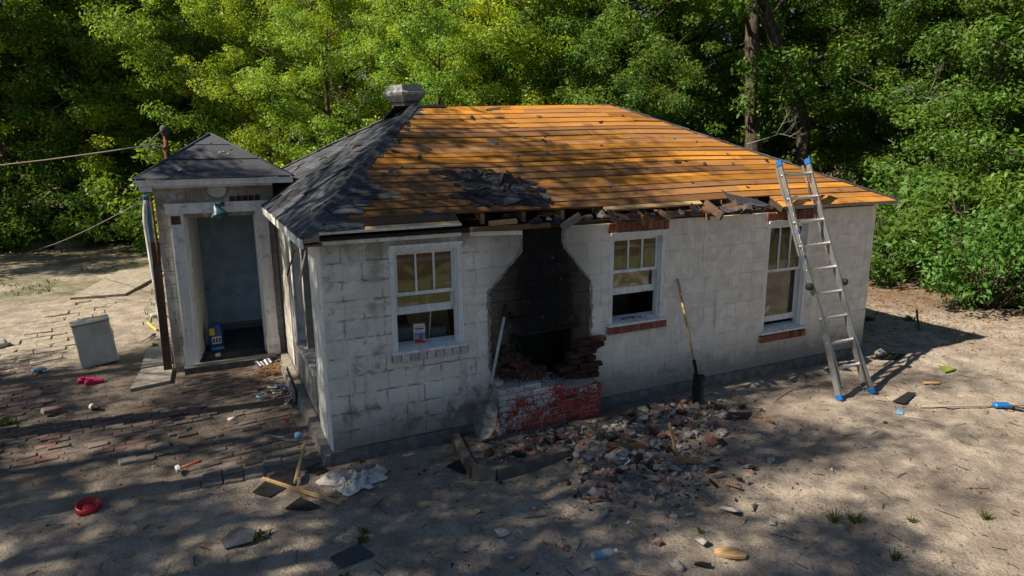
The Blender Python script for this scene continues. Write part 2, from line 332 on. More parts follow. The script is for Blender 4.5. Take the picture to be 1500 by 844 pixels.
    leaf('leaf_gloss', (.05, .14, .022), (.11, .25, .035), (.085, .2, .03), .4, .03)
    leaf('grass', (.05, .08, .02), (.085, .115, .032), (.10, .105, .035), .3, .02)
    leaf('dead_leaf', (.12, .06, .025), (.30, .17, .07), (.20, .10, .04), .15, .03)
    # glass, metals, plastics
    t = NT('glass'); n = t.noise(3.0, 1, .4, None, 1.0); bp = t.bump(n, .3, .02); fr = t.n('ShaderNodeFresnel'); fr.inputs[0].default_value = 1.5; t.l(bp, fr.inputs['Normal'])
    f = t.math('ADD', t.math('MULTIPLY', fr.outputs[0], 1.5), .045, None, True); tp = t.n('ShaderNodeBsdfTransparent'); tp.inputs[0].default_value = (.72, .74, .72, 1); g = t.n('ShaderNodeBsdfGlossy'); g.inputs['Roughness'].default_value = .02; t.l(bp, g.inputs['Normal'])
    d = t.n('ShaderNodeBsdfDiffuse'); d.inputs[0].default_value = (.35, .32, .27, 1)
    mx = t.n('ShaderNodeMixShader'); t.l(f, mx.inputs[0]); t.l(tp.outputs[0], mx.inputs[1]); t.l(g.outputs[0], mx.inputs[2])
    m2 = t.n('ShaderNodeMixShader'); t.l(t.math('ADD', t.math('MULTIPLY', t.ramp(t.noise(6, 4), .45, .75), .05), .01), m2.inputs[0]); t.l(mx.outputs[0], m2.inputs[1]); t.l(d.outputs[0], m2.inputs[2]); t.l(m2.outputs[0], t.out.inputs[0]); M['glass'] = t.mat
    t = NT('clear_plastic'); tp = t.n('ShaderNodeBsdfTransparent'); tp.inputs[0].default_value = (.86, .9, .92, 1); g = t.n('ShaderNodeBsdfGlossy'); g.inputs['Roughness'].default_value = .12; d = t.n('ShaderNodeBsdfDiffuse'); d.inputs[0].default_value = (.6, .65, .68, 1)
    m1 = t.n('ShaderNodeMixShader'); m1.inputs[0].default_value = .35; t.l(tp.outputs[0], m1.inputs[1]); t.l(d.outputs[0], m1.inputs[2]); m2 = t.n('ShaderNodeMixShader'); m2.inputs[0].default_value = .12; t.l(m1.outputs[0], m2.inputs[1]); t.l(g.outputs[0], m2.inputs[2]); t.l(m2.outputs[0], t.out.inputs[0]); M['clear_plastic'] = t.mat
    simple('aluminium', (.50, .505, .51), .42, .85, .12, 40, .1); simple('galvanized', (.46, .46, .46), .5, .35, .25, 12, .2); simple('rust', (.22, .085, .04), .85, .2, .3, 20, .4)
    simple('iron', (.035, .03, .028), .75, .5, .3, 25, .4); simple('tool_steel', (.30, .29, .27), .6, .55, .3, 16, .3); simple('black_rubber', (.02, .02, .021), .7, 0, .15)
    simple('fibreglass', (.46, .47, .46), .5, 0, .15); simple('blue_plastic', (.012, .13, .40), .45, 0, .1, 30, .05, .4); simple('teal_enamel', (.03, .13, .16), .4, 0, .2, 12, .1, .5)
    simple('red_plastic', (.42, .012, .022), .35, 0, .12, 12, .05, .5); simple('pink_foam', (.60, .028, .12), .7, 0, .12, 20, .1); simple('cabinet_enamel', (.50, .48, .42), .55, 0, .16, 5, .05, .35)
    simple('white_cloth', (.62, .58, .55), .95, 0, .18, 14, .3); simple('paper_white', (.70, .69, .66), .9, 0, .1, 25, .1); simple('paper_blue', (.16, .32, .50), .8, 0, .15); simple('bag_blue', (.015, .10, .33), .4, 0, .25, 12, .2, .5)
    simple('yellow_ink', (.62, .50, .05), .6, 0, .1); simple('red_ink', (.48, .03, .035), .6, 0, .15); simple('brown_ink', (.22, .11, .06), .7); simple('navy_cloth', (.03, .035, .09), .9); simple('dark_void', (.012, .012, .012), 1)
    simple('interior_wall', (.54, .67, .72), .8, 0, .15, 5, .1); simple('floor_dark', (.09, .09, .09), .7, 0, .25, 8, .2); simple('tarp_blue', (.02, .14, .25), .6, 0, .2, 10, .2); simple('cable', (.16, .14, .12), .8); simple('orange_plastic', (.55, .12, .03), .5); simple('green_leafpile', (.20, .24, .05), .7); simple('ink_black', (.03, .03, .03), .7)
    simple('plinth', (.20, .185, .165), .92, 0, .25, 10, .6)
make_mats()
# ------------------------------------------------------------------ ground
def axis(lo, a, b, hi, st):
    c = list(np.arange(a, b, st)); v = b; s = st
    while v < hi: c.append(v); s *= 1.22; v += s
    c.append(hi); v = a; s = st; left = []
    while v > lo: s *= 1.22; v -= s; left.append(max(v, lo))
    return np.array(left[::-1]+c)
gx = axis(-320, -5, 12, 320, .075); gy = axis(-320, -5.5, 8, 400, .075)
XX, YY = np.meshgrid(gx, gy); ZZ = gh(XX, YY)
far = np.hypot(XX-3, YY); ZZ = np.where(far > 60, 0, ZZ)
rg = np.random.default_rng(42)                                         # scuffs and footprints in the loose sand
for _ in range(520):
    px, py = rg.uniform(-3.5, 10), rg.uniform(-5, .2)
    if px > -.3 and py > -.35 or (1.0 < px < 2.6 and py > -1.2): continue
    i0, i1 = np.searchsorted(gx, (px-.3, px+.3)); j0, j1 = np.searchsorted(gy, (py-.3, py+.3)); a_ = rg.uniform(0, 6.28); ca, sa = np.cos(a_), np.sin(a_); X_, Y_ = XX[j0:j1, i0:i1]-px, YY[j0:j1, i0:i1]-py
    u_, v_ = (X_*ca+Y_*sa)/rg.uniform(.10, .17), (-X_*sa+Y_*ca)/rg.uniform(.05, .09); r2 = u_*u_+v_*v_; ZZ[j0:j1, i0:i1] += rg.uniform(.008, .024)*(.55*np.exp(-(np.sqrt(r2)-1.25)**2*5)-np.exp(-r2*1.1))
nv = XX.size; nx = len(gx); ny = len(gy)
me = bpy.data.meshes.new('ground'); me.vertices.add(nv); me.vertices.foreach_set('co', np.stack([XX, YY, ZZ], -1).ravel())
ii = (np.arange(ny-1)[:, None]*nx+np.arange(nx-1)[None, :]).ravel(); quads = np.stack([ii, ii+1, ii+nx+1, ii+nx], -1).astype(np.int32)
def set_quads(me, quads, smooth=False, size=4):
    n = len(quads); me.loops.add(n*size); me.loops.foreach_set('vertex_index', quads.ravel()); me.polygons.add(n)
    me.polygons.foreach_set('loop_start', np.arange(0, n*size, size, dtype=np.int32))
    me.polygons.foreach_set('use_smooth', np.full(n, smooth)); me.update(calc_edges=True)
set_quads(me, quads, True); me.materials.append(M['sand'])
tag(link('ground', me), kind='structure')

# brick paths, pavers, slabs
def inside(p, poly):
    x, y = p; c = False; n = len(poly)
    for i in range(n):
        (x1, y1), (x2, y2) = poly[i], poly[(i+1) % n]
        if (y1 > y) != (y2 > y) and x < (x2-x1)*(y-y1)/(y2-y1)+x1: c = not c
    return c
def paving(root, poly, ang, bw, bd, bh, meshes, top, gap=.006, drop=.0, jit=.006, edge=0., name='brick'):
    ca, sa = math.cos(ang), math.sin(ang); xs = [p[0]*ca+p[1]*sa for p in poly]; ys = [-p[0]*sa+p[1]*ca for p in poly]
    v = min(ys); r = 0
    while v < max(ys):
        u = min(xs)-(bw*.5 if r % 2 else 0)+U(-.03, .03)
        while u < max(xs):
            px, py = u*ca-v*sa, u*sa+v*ca
            if inside((px+U(-edge, edge), py+U(-edge, edge)), poly) and random.random() > drop:
                link(name, random.choice(meshes), root, (px+U(-jit, jit), py+U(-jit, jit), top-bh/2+U(-.014, .005)), (U(-.05, .05), U(-.045, .045), ang+U(-.09, .09)))
            u += bw+gap
        v += bd+gap; r += 1
def piece_meshes(name, d, mat, n=5, ch=.006, jit=.004): return [MB().cbox((0, 0, 0), (d[0]*U(.97, 1.0), d[1]*U(.95, 1.0), d[2]), ch, None, 0, jit).mesh(name, M[mat]) for _ in range(n)]
pb = piece_meshes('path_brick', (.2, .095, .06), 'path_brick', 6)
path = tag(empty('brick_path', (0, 0, 0)), kind='structure')
paving(path, [(-4.6, 1.25), (-2.9, 1.28), (-1.95, 1.3), (-1.25, 1.5), (-1.05, 2.3), (-1.6, 2.62), (-2.5, 2.55), (-4.6, 2.75)], R(6), .2, .095, .06, pb, .008, drop=.2, edge=.05)
paving(path, [(-4.7, 3.15), (-3.05, 2.95), (-2.98, 4.4), (-3.05, 5.35), (-4.7, 5.4)], R(4), .2, .095, .06, pb, .009, drop=.16, edge=.03)
pv = piece_meshes('paver', (.42, .26, .06), 'paver', 6, .012, .012)
pvp = tag(empty('paver_path', (0, 0, 0)), kind='structure')
paving(pvp, [(-4.25, 5.5), (-3.15, 5.45), (-3.2, 7.3), (-3.1, 8.8), (-2.75, 10.0), (-3.75, 10.1), (-4.05, 8.0)], R(8), .42, .26, .06, pv, .028, .02, .06, .03, .08, name='paver')
sl = MB(); sl.plate([(-3.75, 10.25, -.03), (-2.7, 10.15, -.03), (-2.2, 12.0, -.03), (-1.5, 13.4, -.03), (-3.1, 13.6, -.03)], .07); sl.build('walk_slab', M['paver'], pvp)
MB().plate([(-2.1, 13.1, -.02), (-1.35, 12.6, -.02), (-.9, 13.9, -.02), (-2.0, 14.3, -.02)], .07).build('walk_slab', M['concrete'], pvp)
land = tag(empty('landing', (0, 0, 0)), kind='structure')
lb = piece_meshes('landing_brick', (.2, .095, .06), 'path_brick', 4)
paving(land, [(-1.5, 2.7), (-.95, 2.45), (-.95, 1.45), (-1.3, 1.25), (-1.25, .42), (-.16, .36), (-.16, 3.68), (-1.5, 3.68)], R(6), .2, .095, .06, lb, -.003, drop=.36, jit=.008)
gp = piece_meshes('paver', (.18, .17, .06), 'grey_stone', 4, .008, .006)
for i in range(7):
    for j in range(2):
        if not (i in (0, 3) and j == 1): link('paver', random.choice(gp), land, (-1.36+i*.195+U(-.01, .01), .14+j*.19-i*.012+U(-.01, .01), -.026+U(-.010, .006)), (U(-.07, .04), U(-.04, .04), U(-.08, .08)))
for (px, py, a) in ((-1.95, 1.0, .2), (-1.78, .98, -.1), (-1.62, 1.06, .3), (-1.88, 1.18, .5), (-1.66, 1.22, .1), (-1.48, 1.08, .2)):
    link('paver', random.choice(gp), land, (px, py, -.01), (U(-.09, .06), U(-.06, .06), a))
brk = MB(); brk.plate([(-2.1, 3.3, -.01), (-1.62, 3.42, -.01), (-1.60, 4.2, -.01), (-2.02, 4.15, -.01)], .045); brk.build('slab', M['concrete'], land)
MB().plate([(-2.03, 4.22, -.01), (-1.62, 4.25, -.01), (-1.63, 5.2, -.01), (-2.0, 5.35, -.01)], .05).build('slab', M['concrete'], land)
# ------------------------------------------------------------------ cottage
L = 8.09; H = 2.3; T = .2            # front wall length, wall head, wall thickness
YB = 5.26                            # back wall
cot = tag(empty('cottage', (4, 2.6, 0)), 'small white concrete block cottage with hip roof stripped to bare boards', 'house')
CP = Vector((-4, -2.6, 0))           # parts are modelled in world space under the shifted root
def part(mb, name, mats, parent=None):
    o = mb.build(name, mats, parent or cot)
    if parent is None: o.location = CP
    return o
def grp(name): return empty(name, CP, cot)

WIN = [(.67, 1.47, 1.10, 2.21), (3.36, 4.19, 1.06, 2.17), (5.91, 6.74, .62, 2.17)]
FB = (2.10, 2.84, .55, 1.10)         # firebox
def scar(z):
    """left and right limits of the scorched chimney print at height z"""
    if z < 1.63: a, b = 1.77, 3.10
    elif z < 2.06: k = (z-1.63)/.43; a, b = 1.77+.41*k, 3.10-.38*k
    else: a, b = 2.18, 2.72
    return a, b
def wall_piece(root, x0b, x1b, x0t, x1t, z0, z1, mat, y=0., ch=.007, name='concrete_block', axis='x', j=.0025):
    """one block face with chamfered arris, 60 mm deep, bottom edge x0b..x1b, top edge x0t..x1t"""
    if x1b-x0b < .012 and x1t-x0t < .012: return
    q = lambda: U(-j, j); o = U(-.002, .002)
    P = [(x0b, z0), (x1b, z0), (x1t, z1), (x0t, z1)]; I = [(x0b+ch, z0+ch), (max(x1b-ch, x0b+ch), z0+ch), (max(x1t-ch, x0t+ch), z1-ch), (x0t+ch, z1-ch)]
    vs = [(a+q(), y+ch*.9, b+q()) for a, b in P]+[(a+q(), y+o, b+q()) for a, b in I]+[(a, y+.05, b) for a, b in P]
    fs = [(4, 5, 6, 7)]+[(i, (i+1) % 4, 4+(i+1) % 4, 4+i) for i in range(4)]+[(8+i, 8+(i+1) % 4, (i+1) % 4, i) for i in range(4)]
    if axis == 'y': vs = [(b_, a_, c_) for a_, b_, c_ in vs]; fs = [f[::-1] for f in fs]
    m = MB(); m.add(vs, fs); m.build(name, M[mat], root)
BH, BW, JT = (H-.12)/11, .405, .003

fwall = grp('front_wall')
# backing set 8 mm behind the faces: it shows as the joints
bk = MB(); x = 0.; cuts = [(.67, 1.47, 1.10, 2.21), (FB[0], FB[1], FB[2], FB[3]), WIN[1], WIN[2]]
for (a, b, z0, z1) in cuts:
    bk.bb((x, .006, -.1), (a, T, H)); bk.bb((a, .006, -.1), (b, T, z0)); bk.bb((a, .006, z1), (b, T, H)); x = b
bk.bb((x, .006, -.1), (L, T, H))
bk.build('wall_core', M['joint'], fwall)
sp = MB(); zz = [.12, .5, 1.1, 1.63, 1.75, 1.85, 1.95, 2.06, 2.07, H-.01]
for za, zb in zip(zz[:-1], zz[1:]):
    (a0, b0), (a1, b1) = scar(za), scar(zb)
    for (l0, r0, l1, r1) in ([(a0, FB[0], a1, FB[0]), (FB[1], b0, FB[1], b1)] if za < 1.09 else [(a0, b0, a1, b1)]): sp.add([(l0, .0045, za), (r0, .0045, za), (r1, .0045, zb), (l1, .0045, zb)], [(0, 1, 2, 3)])
sp.build('scorched_core', M['scorched_block'], fwall)
rows = []
for k in range(11):
    z0 = .12+k*BH; z1 = z0+BH-JT; kk = [z0]+[q for q in (1.63, 2.06) if z0+.02 < q < z1-.02]+[z1]
    rows += [(k, p, q) for p, q in zip(kk[:-1], kk[1:])]
for k, z0, z1 in rows:
    sa0, sb0 = scar(z0+.001); sa1, sb1 = scar(z1-.001); ja, jb = U(-.03, .03), U(-.03, .03); sa0 += ja; sa1 += ja; sb0 += jb; sb1 += jb
    cutx = []
    for (a, b, w0, w1) in WIN:
        ov = min(z1, w1)-max(z0, w0)
        if ov > .02: cutx.append((a, b))
    fbo = (min(z1, FB[3])-max(z0, FB[2])) > .06
    segs = [('white_block', 0., 0., sa0, sa1), ('scorched_block', sa0, sa1, sb0, sb1), ('white_block', sb0, sb1, L, L)]
    for mat, a0, a1, b0, b1 in segs:
        js = [b0] ; off = (BW/2 if k % 2 else 0)
        edges = [j*BW+off for j in range(-1, 24)]
        cur0, cur1 = a0, a1
        inner = [e for e in edges if max(a0, a1)+.06 < e < min(b0, b1)-.06]
        holes = [c for c in cutx if c[0] > min(a0, a1)-.01 and c[1] < max(b0, b1)+.01] if mat == 'white_block' else ([(FB[0], FB[1])] if fbo else [])
        stops = sorted(inner+[h[0] for h in holes]+[h[1] for h in holes])
        for e in stops+[None]:
            n0, n1 = (b0, b1) if e is None else (e, e)
            mid = (cur0+n0)/2
            if not any(h[0]-.001 < mid < h[1]+.001 for h in holes):
                g = JT/2; yo = U(-.020, .0) if mat == 'scorched_block' else 0
                wall_piece(fwall, cur0+(g if cur0 > .01 else 0), n0-(g if n0 < L-.01 else 0), cur1+(g if cur1 > .01 else 0), n1-(g if n1 < L-.01 else 0), z0, z1, mat, yo, .008 if mat == 'scorched_block' else .003, j=.004 if mat == 'scorched_block' else .0025)
            cur0, cur1 = n0, n1
# ragged rim of paint and mortar left along the chimney print
random.seed(3)
for side in (0, 1):
    rim = MB(); z = .75
    while z < 2.27:
        z2 = min(2.28, z+U(.03, .07)); a, b = scar(z)[side]+U(-.012, .012), scar(z2)[side]+U(-.012, .012); w = U(.004, .022)
        dp_ = U(.008, .034); rim.hexa([(a-w, -dp_, z), (a+w*.7, -dp_*.8, z), (a+w*.7, .02, z), (a-w, .02, z), (b-w, -dp_*.7, z2), (b+w*.7, -dp_, z2), (b+w*.7, .02, z2), (b-w, .02, z2)]); z = z2
    rim.build('mortar_rim', M['mortar'], fwall)
pl = MB(); pl.hexa([(-.05, -.07, -.12), (1.74, -.07, -.12), (1.74, .01, -.12), (-.05, .01, -.12), (-.05, -.045, .12), (1.74, -.045, .12), (1.74, .01, .12), (-.05, .01, .12)])
pl.hexa([(3.12, -.06, -.12), (L+.03, -.06, -.12), (L+.03, .01, -.12), (3.12, .01, -.12), (3.12, -.02, .118), (L+.03, -.02, .118), (L+.03, .01, .118), (3.12, .01, .118)])
pl.build('plinth', M['plinth'], fwall)

# brick lintels and sills
def soldier(x0, x1, z0, z1, y0, y1, n, mat, tilt=0, pname='lintel'):
    r = grp(pname); w = (x1-x0)/n
    MB().bb((x0, y0+.012, z0+.006), (x1, y1, z1-.006)).build('mortar_bed', M['mortar'], r)
    for i in range(n):
        MB().cbox((x0+(i+.5)*w, (y0+y1)/2-.002, (z0+z1)/2+U(-.003, .003)), (w-.011, y1-y0-.004, z1-z0), .005, rotm(tilt+U(-.02, .02), 0, 0), 0, .002).build('brick', M[mat], r)
soldier(3.32, 4.23, 2.185, 2.295, -.012, .1, 11, 'red_brick'); soldier(5.87, 6.78, 2.185, 2.295, -.012, .1, 11, 'red_brick')
soldier(3.33, 4.22, .935, 1.03, -.05, .1, 11, 'red_brick', 0, 'sill_course'); soldier(5.88, 6.77, .475, .57, -.05, .1, 11, 'red_brick', 0, 'sill_course')
soldier(.65, 1.50, .985, 1.075, -.06, .1, 9, 'white_brick', 0, 'sill_course')

# windows
def window(x0, x1, z0, z1, rail, low0, low1, open_to):
    w = grp('window'); W = M['white_trim']; y0, y1 = .055, .15
    f = MB(); fwd = .055
    f.bb((x0, .0, z0), (x0+fwd, y1, z1)); f.bb((x1-fwd, .0, z0), (x1, y1, z1)); f.bb((x0+fwd, .002, z1-.06), (x1-fwd, y1, z1)); f.bb((x0-.0, -.028, z1-.02), (x1, .0, z1+.012))
    for s in (1, -1):                                                   # stop beads inside the jamb
        xa = x0+fwd if s == 1 else x1-fwd
        f.bb((xa, .045, z0), (xa+s*.018, .06, z1-.06)); f.bb((xa, .095, z0), (xa+s*.018, .108, z1-.06))
    f.build('frame', W, w)
    s = MB(); s.hexa([(x0-.02, -.055, z0-.03), (x1+.02, -.055, z0-.03), (x1+.02, .19, z0-.03), (x0-.02, .19, z0-.03), (x0-.02, -.055, z0-.002), (x1+.02, -.055, z0-.002), (x1+.02, .19, z0+.035), (x0-.02, .19, z0+.035)]); s.build('sill', W, w)
    a, b = x0+fwd+.004, x1-fwd-.004; st = .042
    us = MB(); us.bb((a, .064, rail-.03), (a+st, .092, z1-.062)); us.bb((b-st, .064, rail-.03), (b, .092, z1-.062)); us.bb((a+st, .064, z1-.10), (b-st, .092, z1-.062)); us.bb((a+st, .064, rail-.03), (b-st, .092, rail+.008)); us.build('upper_sash', W, w)
    iw = b-a-2*st
    for i in (1, 2):
        xm = a+st+iw*i/3; MB().bb((xm-.009, .060, rail+.008), (xm+.009, .09, z1-.10)).build('muntin', W, w)
    for i in range(3):
        MB().bb((a+st+iw*i/3+.010, .077, rail+.008), (a+st+iw*(i+1)/3-.010, .080, z1-.10)).build('pane', M['glass'], w)
    ls = MB(); ls.bb((a, .110, low0), (a+st, .138, low1)); ls.bb((b-st, .110, low0), (b, .138, low1)); ls.bb((a+st, .110, low0), (b-st, .138, low0+.085)); ls.bb((a+st, .110, low1-.04), (b-st, .138, low1)); ls.build('lower_sash', W, w)
    MB().bb((a+st+.001, .122, low0+.086), (b-st-.001, .125, low1-.041)).build('pane', M['glass'], w)
    return w
window(*WIN[0], 1.70, 1.46, 2.06, 0); window(*WIN[1], 1.70, 1.39, 2.0, 0); window(*WIN[2], 1.48, .72, 1.50, 0)
tr = MB()
for i in range(3): pts = [(3.62+.09*i+.05*math.cos(a*.9+i), .03+.03*math.sin(a), 1.085+.018*abs(math.sin(a*1.7+i))) for a in np.linspace(0, 6, 14)]; tr.tube(pts, .004, 5)
part(tr, 'loose_wire', M['iron'])

# other walls: right, back, left
ow = MB(); ow.bb((L-T, T+.002, -.1), (L, YB, H-.003)); part(ow, 'right_wall', M['white_block'])
ow = MB(); ow.bb((0.002, YB-T, -.1), (L-T-.002, YB, H-.003)); part(ow, 'back_wall', M['white_block'])
ow = MB(); ow.bb((.003, YB+.003, -.1), (3.0, 7.6, H-.01)); part(ow, 'rear_wing', M['white_block'])
lw = grp('side_wall')
MB().bb((-.014, .006, .02), (.1, .73, H-.004)).build('end_panel', M['white_trim'], lw)
MB().bb((.012, .735, -.1), (T, 3.89, .70)).build('wall_core', M['joint'], lw)
MB().bb((.012, 2.12, .70), (T, 3.89, H-.005)).build('wall_core', M['joint'], lw)
for k in range(11):
    z0 = .12+k*BH; z1 = z0+BH-JT; a = .735 if z1 < .74 else 2.12
    ed = [a]+[e for e in [i*BW+(BW/2 if k % 2 else 0) for i in range(12)] if a+.05 < e < 3.84]+[3.89]
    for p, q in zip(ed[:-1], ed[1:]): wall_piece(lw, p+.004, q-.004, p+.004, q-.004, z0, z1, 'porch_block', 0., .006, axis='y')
for i in range(14):
    MB().cbox((.06, .77+i*.096, .735+U(-.003, .003)), (.24, .086, .06), .006, None, 0, .003).build('sill_brick', M['white_brick'], lw)
m = MB(); m.bb((-.03, 2.02, .77), (.17, 2.12, H-.01)); m.bb((-.045, 2.0, .77), (-.03, 2.14, H-.01)); m.build('post', M['white_trim'], lw)
m = MB(); m.bb((-.02, 2.75, .2), (.0, 2.86, H-.02)); m.build('post', M['white_trim'], lw)
m = MB(); m.bb((.03, 1.62, .77), (.12, 1.74, H-.02)); m.build('stud', M['grey_wood'], lw)
m = MB(); m.bb((-.012, .72, .77), (.10, .80, H-.02)); m.build('stud', M['dark_wood'], lw)
m = MB(); m.tube([(-.02, .80, 2.12), (-.09, .98, 1.74)], .012, 6); m.build('loose_lath', M['white_trim'], lw)
m = MB(); m.tube([(-.03, 1.7, 2.0), (-.11, 1.95, 1.65)], .01, 6); m.build('loose_lath', M['dark_wood'], lw)
m = MB(); m.hexa([(-.13, -.05, -.1), (.0, -.05, -.1), (.0, 3.87, -.1), (-.13, 3.87, -.1), (-.10, -.046, .10), (.0, -.046, .10), (.0, 3.87, .10), (-.10, 3.87, .10)]); m.build('base_ledge', M['concrete'], lw)
m = MB(); m.bb((-.165, 1.9, .0), (-.135, 3.1, .15)); m.build('base_board', M['grey_wood'], lw)

# inside: floor, ceiling joists, panelled partition, back of the firebox
part(MB().bb((T, T, -.05), (L-T, YB-T, .10)), 'floor', M['floor_dark'])
pw = grp('partition')
MB().bb((T, 1.62, .1), (L-T-.02, 1.7, H-.02)).build('partition_core', M['dark_wood'], pw)
for i in range(40): MB().bb((.35+i*.185, 1.6, .102), (.35+i*.185+.176, 1.618, 2.2)).build('wall_plank', M['panel_wood'], pw)
part(MB().bb((T+.002, T+.01, H+.01), (L-T-.002, YB-T-.01, H+.03)), 'ceiling', M['dark_wood'])
part(MB().bb((2.95, .3, .1), (3.05, 1.59, 2.2)), 'inner_wall', M['interior_wall'])
for i, (x_, y_, h_, a) in enumerate(((3.7, 1.2, 1.5, .3), (4.3, 1.3, 1.7, -.2), (6.2, 1.2, 1.6, .2), (1.5, 1.2, 1.25, -.3))):
    part(MB().box((x_, y_, .1+h_/2), (.5, .05, h_), rotm(.25, a*.4, a)), 'stored_board', M['pale_board'])
m = MB(); m.tube([(1.16, .32, 1.0), (1.22, .30, 1.62)], .008, 6); part(m, 'loose_lath', M['white_trim'])
m = MB(); m.cbox((.86, .42, 1.0), (.3, .2, .5), .02); m.cbox((1.3, .45, .95), (.22, .2, .5), .02); part(m, 'stacked_boxes', M['grey_wood'])
fb = MB(); fb.bb((FB[0]-.1, .42, .3), (FB[1]+.1, .5, 1.3)); fb.bb((FB[0]-.1, .2, .3), (FB[0]-.02, .42, 1.3)); fb.bb((FB[1]+.02, .2, .3), (FB[1]+.1, .42, 1.3)); fb.bb((FB[0]-.02, .2, .3), (FB[1]+.02, .42, .5)); fb.bb((FB[0]-.02, .2, 1.2), (FB[1]+.02, .42, 1.3)); fb.bb((FB[0]+.001, .003, FB[2]+.001), (FB[0]+.008, .199, FB[3]-.001)); fb.bb((FB[1]-.008, .003, FB[2]+.001), (FB[1]-.001, .199, FB[3]-.001)); fb.bb((FB[0]+.009, .004, FB[3]-.009), (FB[1]-.009, .198, FB[3]-.001)); fb.bb((FB[0]+.009, .004, FB[2]+.001), (FB[1]-.009, .198, FB[2]+.009)); part(fb, 'firebox', M['char'])

# ------------------------------------------------------------------ fireplace base
fp = grp('fireplace')
rb = MB(); rb.hexa([(1.79, -.285, .0), (3.06, -.285, .0), (3.06, .0, .0), (1.79, .0, .0), (1.79, -.285, .60), (3.06, -.285, .42), (3.06, .0, .52), (1.79, .0, .66)]); rb.build('hearth_core', M['mortar'], fp)
random.seed(11)
def htop(x): return .665-(x-1.75)*.145
for k in range(9):
    z = .075+k*.068; off = (k % 2)*.105
    i = -1
    while True:
        a = 1.755+off+i*.212; b = a+.203; i += 1
        a = max(a, 1.755); b = min(b, 3.085)
        if a > 3.05: break
        if b-a < .04: continue
        if z+.04 > htop((a+b)/2)+U(-.02, .02): continue
        MB().cbox(((a+b)/2, -.25+U(-.010, .006), z), (b-a, .09, .060), .006, rotm(U(-.01, .01), 0, U(-.012, .012)), 0, .003).build('brick', M['painted_brick'], fp)
    for j in range(2):
        if z < .63-j*.02: MB().cbox((1.80, -.15+j*.135-(k % 2)*.04, z), (.092, .125, .060), .005, None, 0, .003).build('brick', M['painted_brick'], fp)
for k in range(6): MB().cbox((3.04, -.12, .075+k*.068), (.09, .15, .060), .005, None, 0, .003).build('brick', M['red_brick'], fp)
# broken jamb on the right, crumbling jamb on the left
for k in range(7):
    z = .50+k*.068; n = 4 if k < 3 else 3 if k < 5 else 2
    for i in range(n):
        xx = 3.05-i*.12+U(-.02, .02); 
        MB().cbox((xx, -.10+U(-.03, .02)+.01*k, z), (U(.11, .19), U(.1, .16), .06), .009, rotm(U(-.12, .12), U(-.1, .1), U(-.25, .25)), 0, .008).build('brick', M['burnt_brick'], fp)
for (xx, zz, r) in ((3.13, .86, .2), (3.11, .62, -.3), (3.15, .94, .1), (2.70, .53, .6), (2.55, .55, .3)):
    MB().cbox((xx, -.1, zz), (.18, .1, .06), .009, rotm(U(-.2, .2), U(-.2, .2), r), 0, .008).build('brick', M['burnt_brick'], fp)
for i in range(46):
    xx = U(1.90, 2.38); zz = .645+max(0, (2.34-xx))*U(.0, .82)
    MB().cbox((xx, -.10+U(-.06, .05), zz), (U(.08, .18), U(.07, .12), U(.05, .075)), .010, rotm(U(-.4, .4), U(-.4, .4), U(-1, 1)), 0, .010).build('brick', M['burnt_brick'], fp)
ir = MB(); ir.hexa([(2.06, -.03, 1.075), (2.87, -.04, 1.10), (2.87, .05, 1.10), (2.06, .05, 1.075), (2.06, -.03, 1.105), (2.87, -.04, 1.13), (2.87, .05, 1.13), (2.06, .05, 1.105)]); ir.tube([(2.08, -.04, 1.08), (2.13, -.07, .93), (2.2, -.09, .80)], .012, 6); ir.tube([(2.12, -.09, .80), (2.28, -.08, .815)], .014, 6); ir.build('iron_lintel', M['iron'], fp)

